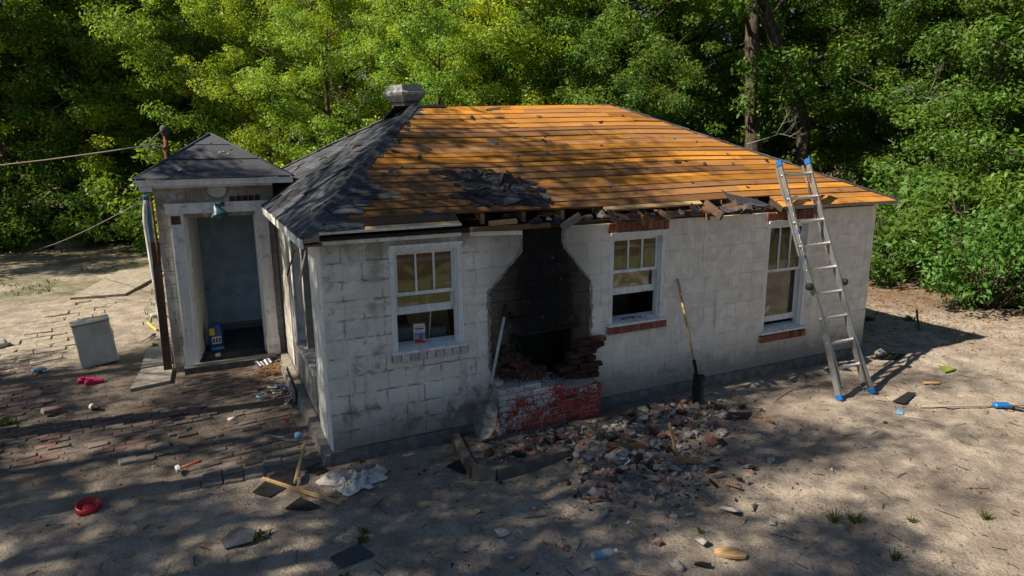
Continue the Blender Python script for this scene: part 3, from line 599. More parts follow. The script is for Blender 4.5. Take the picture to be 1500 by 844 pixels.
# ------------------------------------------------------------------ roof
roof = grp('roof')
XL, XR, YF, ZE = -.17, 8.30, -.19, 2.38; RX1, RX2, RY = 1.82, 5.12, 2.63; RUN = RY-YF; YBE = 8.5; RUB = YBE-RY
def zr(x): return 3.755+(x-RX1)/(RX2-RX1)*.075
def RF(x, t, o=0.):                       # a point on the front slope, o off the surface
    return Vector((x, YF+t*RUN-o*.447, ZE+t*(zr(min(max(x, RX1), RX2))-ZE)+o*.894+.008*math.sin(x*1.3+t*2)))
SLOPE = 3.153; NR = 22
def hipx(t): return XL+(RX1-XL)*t, XR+(RX2-XR)*t
random.seed(5)
bnd = [0.]+[max(.2, k+U(-.13, .13)) for k in range(1, NR)]+[NR]
for k in range(NR):
    t0, t1 = bnd[k]/NR, bnd[k+1]/NR-U(.0035, .0105)
    xa, xb = hipx(t0)[0], hipx(t0)[1]
    gaps = []; lo = []
    if k == 0: gaps = [(1.42, 5.96)]
    if k == 1: gaps = [(1.42, 3.27), (4.74, 5.96)]
    x = xa; js = [xa]; 
    while True:
        x += U(1.6, 4.2)
        if x > xb-.5: break
        js.append(x)
    js.append(xb)
    ev = sorted(set(js+[g for p in gaps for g in p]))
    for a, b in zip(ev[:-1], ev[1:]):
        if any(p-.01 < (a+b)/2 < q+.01 for p, q in gaps) or b-a < .03: continue
        tt0 = t0
        if k == 0 and b < 1.5: tt0 = .024
        if k == 1 and a > 3.2 and b < 4.8: tt0 = t0+.018+U(-.004, .006)
        if k == 2 and a < 3.3 and b > 1.5: tt0 = t0-.002
        aL0, aL1 = (hipx(tt0)[0], hipx(t1)[0]) if a == xa else (a+.003, a+.003); bR0, bR1 = (hipx(tt0)[1], hipx(t1)[1]) if b == xb else (b-.003, b-.003)
        l0, l1 = U(.0, .012), U(.0, .008); th = -.022
        mt = 'pale_board' if (k == 1 and 3.2 < (a+b)/2 < 4.8) or (k == 2 and 2.2 < (a+b)/2 < 3.4) or (k == 0 and a < 1.4) else 'roof_board'
        mid = lambda q0, q1, f: q0+(q1-q0)*f
        nseg = max(1, int((b-a)/.8)); mbd = MB(); vs = []
        for i in range(nseg+1):
            f = i/nseg; c0 = mid(aL0, bR0, f); c1 = mid(aL1, bR1, f); w = U(-.0012, .0012)
            vs += [RF(c0, tt0+w, l0), RF(c1, t1, l1), RF(c1, t1, l1+th), RF(c0, tt0+w, l0+th)]
        fs = []
        for i in range(nseg):
            p = i*4; q = p+4
            for j in range(4): fs.append((p+j, p+(j+1) % 4, q+(j+1) % 4, q+j))
        fs = [f[::-1] for f in fs]+[(0, 1, 2, 3), tuple(nseg*4+j for j in (3, 2, 1, 0))]
        mbd.add(vs, fs); mbd.build('roof_board', M[mt], roof)
# rafters and the dark attic behind the missing boards
for i in range(17):
    x = .25+i*.5
    tl = 1.0
    if x < RX1: tl = (x-XL)/(RX1-XL)
    if x > RX2: tl = (XR-x)/(XR-RX2)
    if tl < .1: continue
    ta = .09 if i not in (7, 9, 12) else .02
    a0, a1 = RF(x-.022, ta, -.03), RF(x+.022, ta, -.03); b0, b1 = RF(x-.022, tl*.97, -.03), RF(x+.022, tl*.97, -.03); dn = Vector((0, 0, -.11))
    MB().hexa([a0+dn, a1+dn, b1+dn, b0+dn, a0, a1, b1, b0]).build('rafter', M['old_wood'], roof)
rb = MB(); rb.box((4, .06, H+.022), (8.06, .10, .044)); rb.build('wall_plate', M['dark_wood'], roof)
# broken ends, packing and hanging debris along the eave
for (x, y, z, d, r, mt) in ((2.0, -.10, 2.345, (.95, .09, .05), (0, .01, .02), 'old_wood'), (1.92, -.08, 2.40, (.32, .08, .05), (0, -.03, .05), 'stick_wood'), (2.72, -.16, 2.37, (.09, .03, .26), (.5, .9, .2), 'grey_wood'), (3.28, -.12, 2.37, (.10, .26, .022), (.3, .1, .3), 'dark_wood'), (3.75, -.06, 2.365, (.8, .05, .07), (0, 0, 0), 'old_wood'),
        (4.05, -.11, 2.38, (.12, .26, .022), (.35, .1, .15), 'old_wood'), (4.45, -.05, 2.37, (.7, .05, .07), (0, 0, 0), 'old_wood'), (4.80, -.14, 2.40, (.045, .34, .10), (.45, 0, .05), 'dark_wood'), (5.97, -.06, 2.40, (.04, .26, .08), (.45, 0, -.05), 'dark_wood'), (5.35, -.08, 2.37, (.14, .22, .02), (.3, .3, .2), 'dark_wood')):
    MB().cbox((x, y, z), d, .006, rotm(*r), 0, .003).build('broken_timber', M[mt], roof)
random.seed(21)
def flake(c, nrm, size, mat, name, parent, thick=.006, asp=1.6, curl=.0, n=None):
    n = n or random.randint(5, 8); nrm = Vector(nrm).normalized(); u = nrm.orthogonal().normalized(); u = Matrix.Rotation(U(0, 6.28), 3, nrm) @ u; v = nrm.cross(u); c = Vector(c)
    an = sorted([2*math.pi*(i+U(-.35, .35))/n for i in range(n)]); ps = [(math.cos(a)*size*asp*U(.6, 1.1), math.sin(a)*size*U(.6, 1.1)) for a in an]
    up_ = [c+u*p+v*q+nrm*(thick+curl*p*p/(size*size)) for p, q in ps]; dn = [p-nrm*thick for p in up_]; k = n
    m = MB(); m.add(up_+dn+[c+nrm*thick], [(i, (i+1) % k, 2*k) for i in range(k)]+[(k+i, k+(i+1) % k, (i+1) % k, i) for i in range(k)]+[tuple(range(2*k-1, k-1, -1))])
    return m.build(name, M[mat], parent)
FN = Vector((0, -.447, .894))
for i in range(44):
    x = U(4.85, 5.9) if i < 22 else U(2.2, 4.7); flake((x, U(-.2, -.02), 2.355+U(0, .05)), (U(-.5, .5), -.4, 1), U(.03, .075), random.choice(['shingle', 'tar', 'dark_wood', 'mortar'] if i > 21 else ['shingle', 'dark_wood', 'tar']), 'eave_scrap', roof, .008, 1.8, U(0, .02))
m = MB(); m.plate([(5.28, .02, 2.43), (5.40, .0, 2.43), (5.62, -.16, 2.40), (5.70, -.2, 2.42), (5.55, -.10, 2.49), (5.24, .10, 2.57), (5.16, .13, 2.62)], .008, (0, -.4, .9)); m.build('curled_shingle', M['shingle'], roof)
m = MB(); m.plate([(5.0, -.12, 2.38), (5.2, -.16, 2.37), (5.34, -.05, 2.42), (5.30, .02, 2.50), (5.2, -.02, 2.46), (5.05, -.02, 2.44)], .008, (0, -.6, .8)); m.build('curled_shingle', M['dark_wood'], roof)
# drip edge and the frieze strip on the wall head
def strip(x0, x1, t, o0, o1, mat, name):
    m = MB(); a, b = RF(x0, t, o0), RF(x1, t, o0); c, d_ = RF(x1, t, o1), RF(x0, t, o1); f = Vector((0, -.018, 0)); m.hexa([d_, c, c-f, d_-f, a, b, b-f, a-f]); m.build(name, M[mat], roof)
strip(-.02, 1.42, .018, .010, -.016, 'white_trim', 'drip_edge'); strip(6.0, 8.26, .0, .008, -.045, 'grey_wood', 'drip_edge')
m = MB(); m.hexa([(-.02, -.035, 2.275), (1.45, -.035, 2.275), (1.45, .0, 2.275), (-.02, .0, 2.275), (-.03, -.06, 2.315), (1.45, -.06, 2.315), (1.45, .0, 2.315), (-.03, .0, 2.315)]); m.build('frieze_board', M['white_trim'], roof)
m = MB(); m.box((1.85, -.06, 2.285), (.62, .02, .045), rotm(0, .045, .02)); m.build('loose_trim', M['white_trim'], roof)
m = MB(); m.hexa([(XR-.01, YF, ZE-.06), (XR+.012, YF, ZE-.06), (XR+.012, 5.45, ZE-.06), (XR-.01, 5.45, ZE-.06), (XR-.01, YF, ZE-.005), (XR+.012, YF, ZE-.005), (XR+.012, 5.45, ZE-.005), (XR-.01, 5.45, ZE-.005)]); m.build('fascia', M['white_trim'], roof)
m = MB(); m.hexa([(XL-.03, YF+.02, ZE-.105), (XL-.005, YF+.02, ZE-.105), (XL-.005, 3.88, ZE-.105), (XL-.03, 3.88, ZE-.105), (XL-.03, YF+.02, ZE-.012), (XL-.005, YF+.02, ZE-.012), (XL-.005, 3.88, ZE-.012), (XL-.03, 3.88, ZE-.012)]); m.build('fascia', M['white_trim'], roof)
m = MB(); m.bb((XL-.004, YF+.03, ZE-.09), (.0, 3.88, ZE-.07)); m.build('soffit', M['old_wood'], roof)
m = MB(); m.hexa([(-.17, -.20, 2.33), (-.02, -.13, 2.33), (-.02, -.11, 2.33), (-.17, -.18, 2.33), (-.17, -.20, 2.375), (-.02, -.13, 2.41), (-.02, -.11, 2.41), (-.17, -.18, 2.375)]); m.build('hip_end', M['grey_wood'], roof)
# decks of the slopes that keep their covering
RL = (RX1, RY, zr(RX1)); RR = (RX2, RY, zr(RX2))
def deck(poly, name, mat):
    m = MB(); m.plate(poly, .02, (0, 0, -1)); return m.build(name, M[mat], roof)
deck([(XL, YF, ZE-.012), RL[:2]+(RL[2]-.012,), (XL, YBE, ZE-.012)], 'roof_deck', 'dark_wood'); deck([(XR, 5.45, ZE), RR, (XR, YF, ZE)][::-1], 'roof_deck', 'shingle'); deck([(XL, YBE, ZE), RL, RR], 'roof_deck', 'shingle'); deck([(XL, YBE, ZE), RR, (XR, 5.45, ZE)], 'roof_deck', 'shingle')
# shingles on the left slope, each laid over the course below
LNRM = Vector((-(zr(RX1)-ZE), 0, RX1-XL)).normalized()
def LS(t, y, o=0.): return Vector((XL+(RX1-XL)*t, y, ZE+(zr(RX1)-ZE)*t))+LNRM*o
random.seed(9); NC = 16
for k in range(NC):
    t0 = k/NC; t1 = min(1, (k+1.25)/NC); ya, yb = YF+t0*RUN, YBE-t0*RUB
    if t0*1.99-.17 < .04: yb = min(yb, 3.87)
    y = ya+U(-.25, 0)
    while y < yb:
        w = U(.28, .46); a, b = max(y, ya-.02), min(y+w-.006, yb); y += w
        if b-a < .05: continue
        w1 = lambda yy: min(max(yy, YF+t1*RUN), YBE-t1*RUB)
        c = [U(.005, .009) for _ in range(4)]; d0 = U(-.006, .006)/2; d1 = U(-.006, .006)/2; e0 = t0-.012+d0; e1 = t0-.012+d1
        if random.random() < .06: c[0] += U(.01, .02)
        if random.random() < .012: continue
        p = [LS(e0, a, c[0]+.004), LS(e1, b, c[1]+.004), LS(t1, w1(b), .003), LS(t1, w1(a), .003)]; q = [x_-LNRM*.005 for x_ in p]
        MB().hexa([q[0], q[3], q[2], q[1], p[0], p[3], p[2], p[1]]).build('shingle', M['shingle'], roof)
# shingles still clinging to the front slope along the hip: torn edge
EDGE = [(.13, .33), (.32, .36), (.54, .53), (.64, .68), (.72, 1.05), (.80, .80), (.99, .66), (1.26, .70), (1.47, .80), (1.62, .98), (1.85, 1.10), (2.12, 1.28), (2.32, 1.28), (2.56, 1.45), (2.74, 1.64), (2.97, 1.88), (3.15, 1.95)]
def edge_x(s): return float(np.interp(s, [e[0] for e in EDGE], [e[1] for e in EDGE]))
for k in range(NR):
    s0 = .085+k*.1395; t0, t1 = (s0-.012)/SLOPE, min(1, (s0+.165)/SLOPE); xa = hipx(t0)[0]-.015; xe = edge_x(s0+.06)+U(-.05, .07)
    x = xa
    while x < xe-.03:
        w = U(.18, .33); b = min(x+w, xe); tear = b >= xe-.001; c0, c1 = U(.010, .018), U(.010, .018)
        xa1 = max(x, hipx(t1)[0]-.015); b1 = max(b+(U(-.08, .05) if tear else 0), xa1+.02); ext = U(-.006, .004)
        mid = RF(b+(U(-.05, .05) if tear else 0), (t0+t1)/2, .012)
        ps = [RF(x+.003, t0+ext, c0), RF(b-.003, t0+ext, c1), mid, RF(b1-.003, t1, .006), RF(xa1+.003, t1, .006)]
        MB().plate([p-FN*.006 for p in ps], .006, FN).build('shingle', M['shingle'], roof); x = b
# hip caps
def cap(a, b, n, wd, mat, lift=.012):
    a, b = Vector(a), Vector(b)
    for i in range(n):
        p, q = a.lerp(b, i/n), a.lerp(b, (i+1.12)/n); d_ = (q-p).normalized(); s = d_.cross(Vector((0, 0, 1))).normalized(); dz = Vector((0, 0, lift+U(0, .008))); dr = Vector((0, 0, -wd*.42)); j = U(.85, 1.1)
        m = MB(); m.add([p+s*wd*j+dr+dz, p+dz*1.6, p-s*wd*j+dr+dz, q+s*wd*j+dr+dz*.7, q+dz, q-s*wd*j+dr+dz*.7], [(0, 1, 4, 3), (1, 2, 5, 4), (0, 3, 5, 2), (0, 2, 1), (3, 4, 5)]); m.build('hip_cap', M[mat], roof)
cap((XL, YF, ZE), RL, 15, .075, 'shingle', .03); cap((XL, YBE, ZE), RL, 18, .07, 'shingle', .02); cap((XR, YF, ZE), RR, 14, .035, 'shingle', .012); cap((XR, 5.45, ZE), RR, 8, .06, 'shingle'); cap(RL, (2.25, RY, zr(2.25)), 2, .06, 'tar', .01)
cap((4.4, RY, zr(4.4)), RR, 3, .03, 'shingle', .008)
# torn felt and shingle scraps in the middle of the bare boards
random.seed(33)
def on_front(x, s, lift=.008): return RF(x, s/SLOPE, lift)
def scrap(x, s, size, mat, asp=2.0, lift=.009, curl=0.):
    n = Vector((U(-.06, .06), -.447+U(-.06, .06), .894)); return flake(on_front(x, s, lift), n, size, mat, 'shingle_scrap', roof, .005, asp, curl)
for i in range(120):
    q = random.gauss(0, .5); r_ = random.gauss(0, .5); x = 2.12+.40*q*1.3; s = .80-.26*q*.7+.34*r_
    if s < .33 or s > 1.45: continue
    scrap(x, s, U(.03, .10), random.choice(['tar', 'shingle', 'tar']), U(1.2, 2.4), .008+U(0, .014), U(0, .012) if random.random() < .3 else 0)
for (x, s, z) in ((2.22, .55, .17), (2.38, .48, .17), (2.08, .50, .16), (1.85, .52, .13), (2.5, .62, .15), (2.3, .70, .16), (2.05, .75, .14), (1.62, .62, .10), (2.2, .95, .12), (1.9, 1.1, .10), (1.75, .48, .1), (2.5, .42, .12)): scrap(x, s, z, 'tar', 1.7, .010)
m = MB(); p = [on_front(2.16, .80, .01), on_front(2.42, .80, .01), on_front(2.36, 1.02, .01), on_front(2.2, 1.0, .01)]; tp = [on_front(2.23, .90, .13), on_front(2.33, .90, .12), on_front(2.32, .98, .10), on_front(2.25, .97, .11)]; m.hexa(p+tp); m.build('torn_felt', M['char'], roof)
for i in range(46):
    s = U(.35, 2.9); xa, xb = edge_x(s)+.05, hipx(s/SLOPE)[1]-.2; x = xa+(xb-xa)*random.random()**2.0; scrap(x, s, U(.012, .035), random.choice(['tar', 'shingle']), U(1.2, 3), .008)
for (x, s, z, a) in ((2.55, 2.0, .05, 2.2), (.98, 1.25, .035, 2), (1.02, 1.12, .02, 1), (2.95, 3.02, .045, 4), (.75, .35, .03, 1.2), (1.15, .30, .07, 1.4), (1.3, .22, .06, 1.5), (1.05, .2, .05, 1.2), (3.6, 2.75, .03, 2)): scrap(x, s, z, 'shingle', a, .009)
# roof ventilator behind the ridge
vt = grp('roof_ventilator'); rz = rotm(0, R(-4), R(22)); c = (1.80, 2.92, 3.62); k2 = math.sqrt(2)
prof = [(.12, 0), (.12, .14), (.13, .18), (.212, .30), (.218, .335), (.176, .375), (.17, .44)]
m = MB(); m.lathe([(r*k2, z) for r, z in prof], c, 4, rz, 0, False, R(45)); m.lathe([(.165*k2, .44), (.16*k2, .36), (.15*k2, .2)], c, 4, rz, 1, False, R(45)); m.build('hood', [M['galvanized'], M['dark_void']], vt)
m = MB(); m.add([Vector(c)+rz @ Vector(v) for v in ((-.155, -.155, .3), (.155, -.155, .3), (.155, .155, .3), (-.155, .155, .3))], [(0, 1, 2, 3)]); m.build('throat', M['dark_void'], vt)
m = MB(); m.hexa([Vector(c)+Vector(q) for q in ((-.26, -.30, .12), (.30, -.30, .14), (.28, .28, -.02), (-.26, .28, -.02), (-.26, -.30, .135), (.30, -.30, .155), (.28, .28, 0), (-.26, .28, 0))]); m.build('flashing', M['tar'], vt)

# ------------------------------------------------------------------ entrance porch
PX0, PX1, PY, PH = -1.57, -.004, 3.90, 2.72
pw = grp('porch_wall')
DO = (-1.24, -.27, 0, 2.30)
pk = MB(); pk.bb((PX0+.012, PY+.012, -.1), (DO[0]-.02, PY+.18, PH)); pk.bb((DO[1]+.02, PY+.012, -.1), (PX1, PY+.18, PH)); pk.bb((DO[0]-.02, PY+.012, DO[3]+.02), (DO[1]+.02, PY+.18, PH)); pk.build('wall_core', M['joint'], pw)
pk = MB(); pk.bb((PX0+.012, PY+.182, -.1), (PX0+.18, 5.72, PH)); pk.bb((PX0+.182, 5.55, -.1), (-.0, 5.72, PH)); pk.bb((-.16, PY+.182, -.1), (-.003, 5.548, 2.3)); pk.build('wall_core', M['interior_wall'], pw)
for k in range(13):
    z0 = .06+k*BH; z1 = min(z0+BH-JT, PH-.01)
    if z1-z0 < .04: break
    for (a, b) in ([(PX0, DO[0]-.17), (DO[1]+.16, PX1)] if z1 < 2.42 else [(PX0, PX1)]):
        ed = [a]+[e for e in [PX0+i*BW+(BW/2 if k % 2 else 0) for i in range(6)] if a+.05 < e < b-.05]+[b]
        for p, q in zip(ed[:-1], ed[1:]):
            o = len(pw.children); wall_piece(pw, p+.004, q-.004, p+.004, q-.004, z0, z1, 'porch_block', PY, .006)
for i in range(7): MB().cbox((-.74+i*.085, PY+.006, 2.475+i*.002), (.07, .03, .09), .006, None, 0, .003).build('brick', M['burnt_brick'] if i > 1 else M['painted_brick'], pw)
dc = grp('door_case'); W = M['white_trim']
for (a, b) in ((DO[0]-.175, DO[0]), (DO[1], DO[1]+.165)):
    m = MB(); m.bb((a, PY-.05, .36), (b, PY+.0, 2.14))
    for i in range(4): xx = a+.03+i*(b-a-.06)/3; m.bb((xx-.011, PY-.058, .42), (xx+.011, PY-.05, 2.08))
    m.bb((a-.012, PY-.065, .08), (b+.012, PY+.0, .36)); m.bb((a-.012, PY-.07, 2.14), (b+.012, PY+.0, 2.30)); m.bb((a-.006, PY-.062, .365), (b+.006, PY, .39)); m.build('pilaster', W, dc)
MB().bb((DO[0]-.15, PY-.078, 2.16), (DO[0]-.03, PY-.072, 2.28)).build('plaque', M['rust'], dc)
m = MB(); m.bb((DO[0]-.21, PY-.06, 2.302), (DO[1]+.19, PY, 2.42)); m.bb((DO[0]-.22, PY-.085, 2.42), (DO[1]+.2, PY, 2.45)); m.build('head_board', W, dc)
m = MB(); m.bb((DO[0]-.0, PY+.002, .13), (DO[0]+.03, PY+.2, 2.30)); m.bb((DO[1]-.03, PY+.002, .13), (DO[1]-.0, PY+.2, 2.30)); m.bb((DO[0]+.03, PY+.002, 2.27), (DO[1]-.03, PY+.2, 2.299)); m.bb((DO[0]+.03, PY+.08, .13), (DO[0]+.045, PY+.11, 2.27)); m.build('jamb', W, dc)
m = MB(); m.bb((DO[0]-.2, PY-.16, -.06), (DO[1]+.2, PY+.2, .075)); m.build('step', M['dark_concrete'], dc); m = MB(); m.bb((DO[0]-.05, PY-.12, .075), (DO[1]+.1, PY-.06, .11)); m.build('threshold', M['grey_wood'], dc)
dr = MB(); a = R(82); p = Vector((DO[0]+.06, PY+.2, 0)); u = Vector((math.cos(a), math.sin(a), 0)); v = Vector((-u.y, u.x, 0))*.04
dr.hexa([p+Vector((0, 0, .15)), p+u*.85+Vector((0, 0, .15)), p+u*.85+v+Vector((0, 0, .15)), p+v+Vector((0, 0, .15)), p+Vector((0, 0, 2.25)), p+u*.85+Vector((0, 0, 2.25)), p+u*.85+v+Vector((0, 0, 2.25)), p+v+Vector((0, 0, 2.25))]); do = dr.build('door', W, dc)
part(MB().bb((PX0+.18, PY+.2, -.05), (-.16, 5.55, .13)), 'porch_floor', M['floor_dark'])
part(MB().bb((PX0+.182, 5.535, .13), (-.161, 5.548, 2.6)), 'porch_inner_wall', M['interior_wall'])
part(MB().bb((PX0+.182, 5.515, .13), (-.161, 5.534, .25)), 'skirting', M['grey_wood'])
part(MB().tube([(DO[0]+.20, PY+.95, 1.02), (DO[0]+.25, PY+.95, 1.02)], .028, 10), 'door_knob', M['tool_steel'])
part(MB().bb((PX0+.01, PY+.02, PH-.03), (-.01, 5.7, PH-.005)), 'porch_ceiling', M['dark_wood'])
# porch roof
pr = grp('porch_roof'); ex0, ex1, ey0, ey1, ez = -1.76, .27, 3.71, 5.92, 2.79; pk_ = Vector((-.755, 4.80, 3.41))
m = MB(); m.bb((ex0, ey0, ez-.085), (ex1, ey0+.02, ez-.008)); m.bb((ex0, ey0+.02, ez-.085), (ex0+.02, ey1, ez-.008)); m.bb((ex0+.022, ey1-.02, ez-.085), (ex1, ey1, ez-.008)); m.bb((ex0-.02, ey0-.02, ez-.02), (ex1+.0, ey0, ez-.002)); m.build('fascia', W, pr)
m = MB(); m.bb((ex0+.03, ey0+.03, ez-.16), (PX0-.002, 5.7, ez-.09)); m.bb((PX0, ey0+.05, ez-.115), (-.02, PY-.01, ez-.09)); m.build('soffit', W, pr)
cs = [Vector((ex0-.02, ey0-.025, ez)), Vector((ex1+.01, ey0-.025, ez)), Vector((ex1+.01, ey1+.02, ez)), Vector((ex0-.02, ey1+.02, ez))]
for i in range(4):
    a, b = cs[i], cs[(i+1) % 4]; n = (b-a).cross(pk_-a).normalized()
    for j, (f0, f1) in enumerate(((0, .44), (.40, .78), (.74, 1.0))):
        o = n*(.008*(3-j)*.6+.006)
        p0, p1, p2, p3 = a.lerp(pk_, f0)+o*1.0, b.lerp(pk_, f0)+o, b.lerp(pk_, f1), a.lerp(pk_, f1)
        MB().plate([p0, p1, p2, p3] if f1 < 1 else [p0, p1, pk_], .006, n).build('roofing_strip', M['shingle'], pr)
for i in range(9): f = U(0, .8); a = cs[0].lerp(pk_, f)*.5; x_ = U(.15, .85); q = cs[0].lerp(cs[1], x_).lerp(pk_, f); flake(q+Vector((0, -.01, .02)), (0, -.5, .85), U(.012, .025), random.choice(['tar', 'plaster', 'dead_leaf']), 'roof_scrap', pr, .006)
for i in range(4):
    a = cs[i]; m = MB(); m.tube([a+Vector((0, 0, .012)), pk_+Vector((0, 0, .014))], [.02, .02], 6); m.build('ridge_cap', M['shingle'], pr)
# lamp, round plate, conduit, mast
lp = grp('porch_lamp'); m = MB(); m.tube([(-.70, PY-.085, 2.40), (-.70, PY-.16, 2.44), (-.74, PY-.23, 2.43), (-.78, PY-.26, 2.39)], .022, 8); m.build('arm', M['teal_enamel'], lp)
rt_ = align((-.79, PY-.27, 2.38), (-.74, PY-.34, 2.20)); m = MB(); m.lathe([(.03, -.04), (.05, 0), (.065, .04), (.07, .05), (.115, .13), (.12, .15), (.112, .148), (.06, .05), (.0, .05)], (-.80, PY-.25, 2.40), 20, rt_); m.build('shade', M['teal_enamel'], lp)
m = MB(); rx = rotm(R(90)); m.lathe([(0, .035), (.11, .035), (.125, .03), (.135, .015), (.135, 0)], (-.76, PY-.0, 2.63), 28, rx); m.lathe([(.137, .0), (.15, .004), (.15, .028), (.137, .03)], (-.76, PY, 2.63), 28, rx, 1); part(m, 'wall_plate_disc', [M['cabinet_enamel'], M['galvanized']])
m = MB(); m.tube([(-1.68, 4.0, 2.5), (-1.70, 3.98, 2.40), (-1.72, 4.0, 2.2), (-1.69, 4.05, .9), (-1.66, 4.06, 0)], .028, 8); part(m, 'conduit', W)
m = MB(); m.tube([(-1.61, 3.93, 2.52), (-1.60, 3.92, 1.9), (-1.60, 3.92, 1.6)], .018, 8); part(m, 'conduit', M['rust'])
m = MB(); m.cbox((-1.70, 4.45, 2.05), (.08, .24, 1.0), .02); m.cbox((-1.70, 4.45, 1.42), (.06, .18, .2), .02); part(m, 'meter_box', M['tarp_blue'])
ms = grp('service_mast'); m = MB(); m.tube([(-1.40, 5.05, 2.6), (-1.37, 5.05, 3.42)], .035, 10); m.build('pipe', M['rust'], ms); m = MB(); m.lathe([(.04, -.02), (.052, .0), (.062, .05), (.054, .10), (.03, .13), (0, .135)], (-1.37, 5.05, 3.42), 12, rotm(R(10), R(-8), 0)); m.build('weather_head', M['dark_concrete'], ms)
m = MB(); m.lathe([(.036, -.02), (.06, -.02), (.06, .02), (.036, .02)], (-1.38, 5.05, 3.22), 10); m.lathe([(.036, -.02), (.055, -.02), (.055, .02), (.036, .02)], (-1.385, 5.05, 3.0), 10); m.build('clamp', M['rust'], ms)
for i in range(3):
    m = MB(); m.tube([(-1.40, 5.0, 3.48), (-1.52-.04*i, 4.98, 3.38-.05*i), (-1.62, 4.99, 3.26-.03*i), (-1.55+.03*i, 5.0, 3.20-.02*i), (-1.42, 5.03, 3.24)], .009, 6); m.build('drip_loop', M['cable'], ms)
# ------------------------------------------------------------------ trees and shrubs
def leaf_mesh(name, C, A, B, mat):
    """rhombic leaves: centres C, half-length vectors A, half-width vectors B"""
    n = len(C); co = np.empty((n, 4, 3)); co[:, 0] = C-A; co[:, 1] = C+B-A*.15; co[:, 2] = C+A; co[:, 3] = C-B-A*.15
    me = bpy.data.meshes.new(name); me.vertices.add(n*4); me.vertices.foreach_set('co', co.ravel()); set_quads(me, np.arange(n*4, dtype=np.int32).reshape(n, 4)); me.materials.append(mat); return me
def rvec(n, rng):
    v = rng.normal(size=(n, 3)); return v/np.linalg.norm(v, axis=1, keepdims=True)
def leaves_at(cents, rads, per, size, rng, flat=.62, upb=.9):
    Cs = []; Ds = []
    for c, r in zip(cents, rads):
        n = int(per*(r/.8)**2); d = rvec(n, rng); rr = r*rng.random((n, 1))**.36*(.82+.3*rng.random((n, 1))); p = d*rr; p[:, 2] *= flat; Cs.append(np.array(c)+p); Ds.append(d)
    C = np.concatenate(Cs); n = len(C); N = rvec(n, rng)*.6+np.concatenate(Ds)*.55; N[:, 2] += upb*.5; N /= np.linalg.norm(N, axis=1, keepdims=True)
    A = np.cross(N, rvec(n, rng)); A /= np.linalg.norm(A, axis=1, keepdims=True)+1e-9; B = np.cross(N, A); s = size*(.6+.8*rng.random((n, 1))); return C, A*s, B*s*.42
def make_tree(seed, Ht, base, rad, nlimb, per, leafsize, lean=(0, 0), trunk_r=.2, stems=1):
    """trunk with limbs (one mesh) and a crown of leaf clumps; returns the two meshes"""
    rng = np.random.default_rng(seed); mb = MB(); cents = []; rads = []
    for s_ in range(stems):
        ox, oy = (0, 0) if stems == 1 else rng.normal(0, .35, 2); lx, ly = lean[0]+rng.normal(0, .25), lean[1]+rng.normal(0, .25); pts = []; rs = []
        for i in range(8):
            f = i/7; pts.append((ox+lx*f*f*Ht*.12+.12*math.sin(f*5+seed), oy+ly*f*f*Ht*.12+.12*math.cos(f*4+seed), Ht*.93*f-.1*(i == 0))); rs.append(trunk_r*(1.35 if i == 0 else 1)*(1-.86*f)+.015)
        mb.tube(pts, rs, 9)
        for k in range(nlimb):
            f = base+(1-base)*(k+.5)/nlimb*.97; i0 = min(int(f*7), 6); w = f*7-i0; p = Vector(pts[i0]).lerp(Vector(pts[i0+1]), w)
            a = k*2.4+rng.random()*1.2; env = math.sin(math.pi*min(1, .16+.84*(1-f)/(1-base)*.92)); ln = rad*(.45+.65*env)*(.7+.5*rng.random()); rise = .25+.5*f+.3*rng.random()
            d = Vector((math.cos(a), math.sin(a), rise*.6)).normalized(); e = p+d*ln; m_ = p+d*ln*.5+Vector((0, 0, -.06*ln+.1)); r0 = max(.018, trunk_r*.42*(1-f*.6)); mb.tube([p, m_, e], [r0, r0*.6, .012], 6)
            for j in range(3):
                g = .45+.28*j; q = p+d*ln*g+Vector(rng.normal(0, .16*ln*.6, 3)); cents.append(tuple(q)); rads.append((.42+.34*rng.random())*(rad/2.6)**.6*(1.1-.15*j))
                if j < 2 and rng.random() < .6:
                    tw = q+Vector(rng.normal(0, .35, 3)); mb.tube([p+d*ln*g*.8, tw], [.02, .006], 4); cents.append(tuple(tw)); rads.append(.34+.25*rng.random())
    C, A, B = leaves_at(cents, rads, per, leafsize, rng); return mb, (C, A, B)
def tree_proto(name, leafmat, **kw):
    mb, (C, A, B) = make_tree(**kw); return mb.mesh(name+'_trunk', M['bark']), leaf_mesh(name+'_crown', C, A, B, M[leafmat])
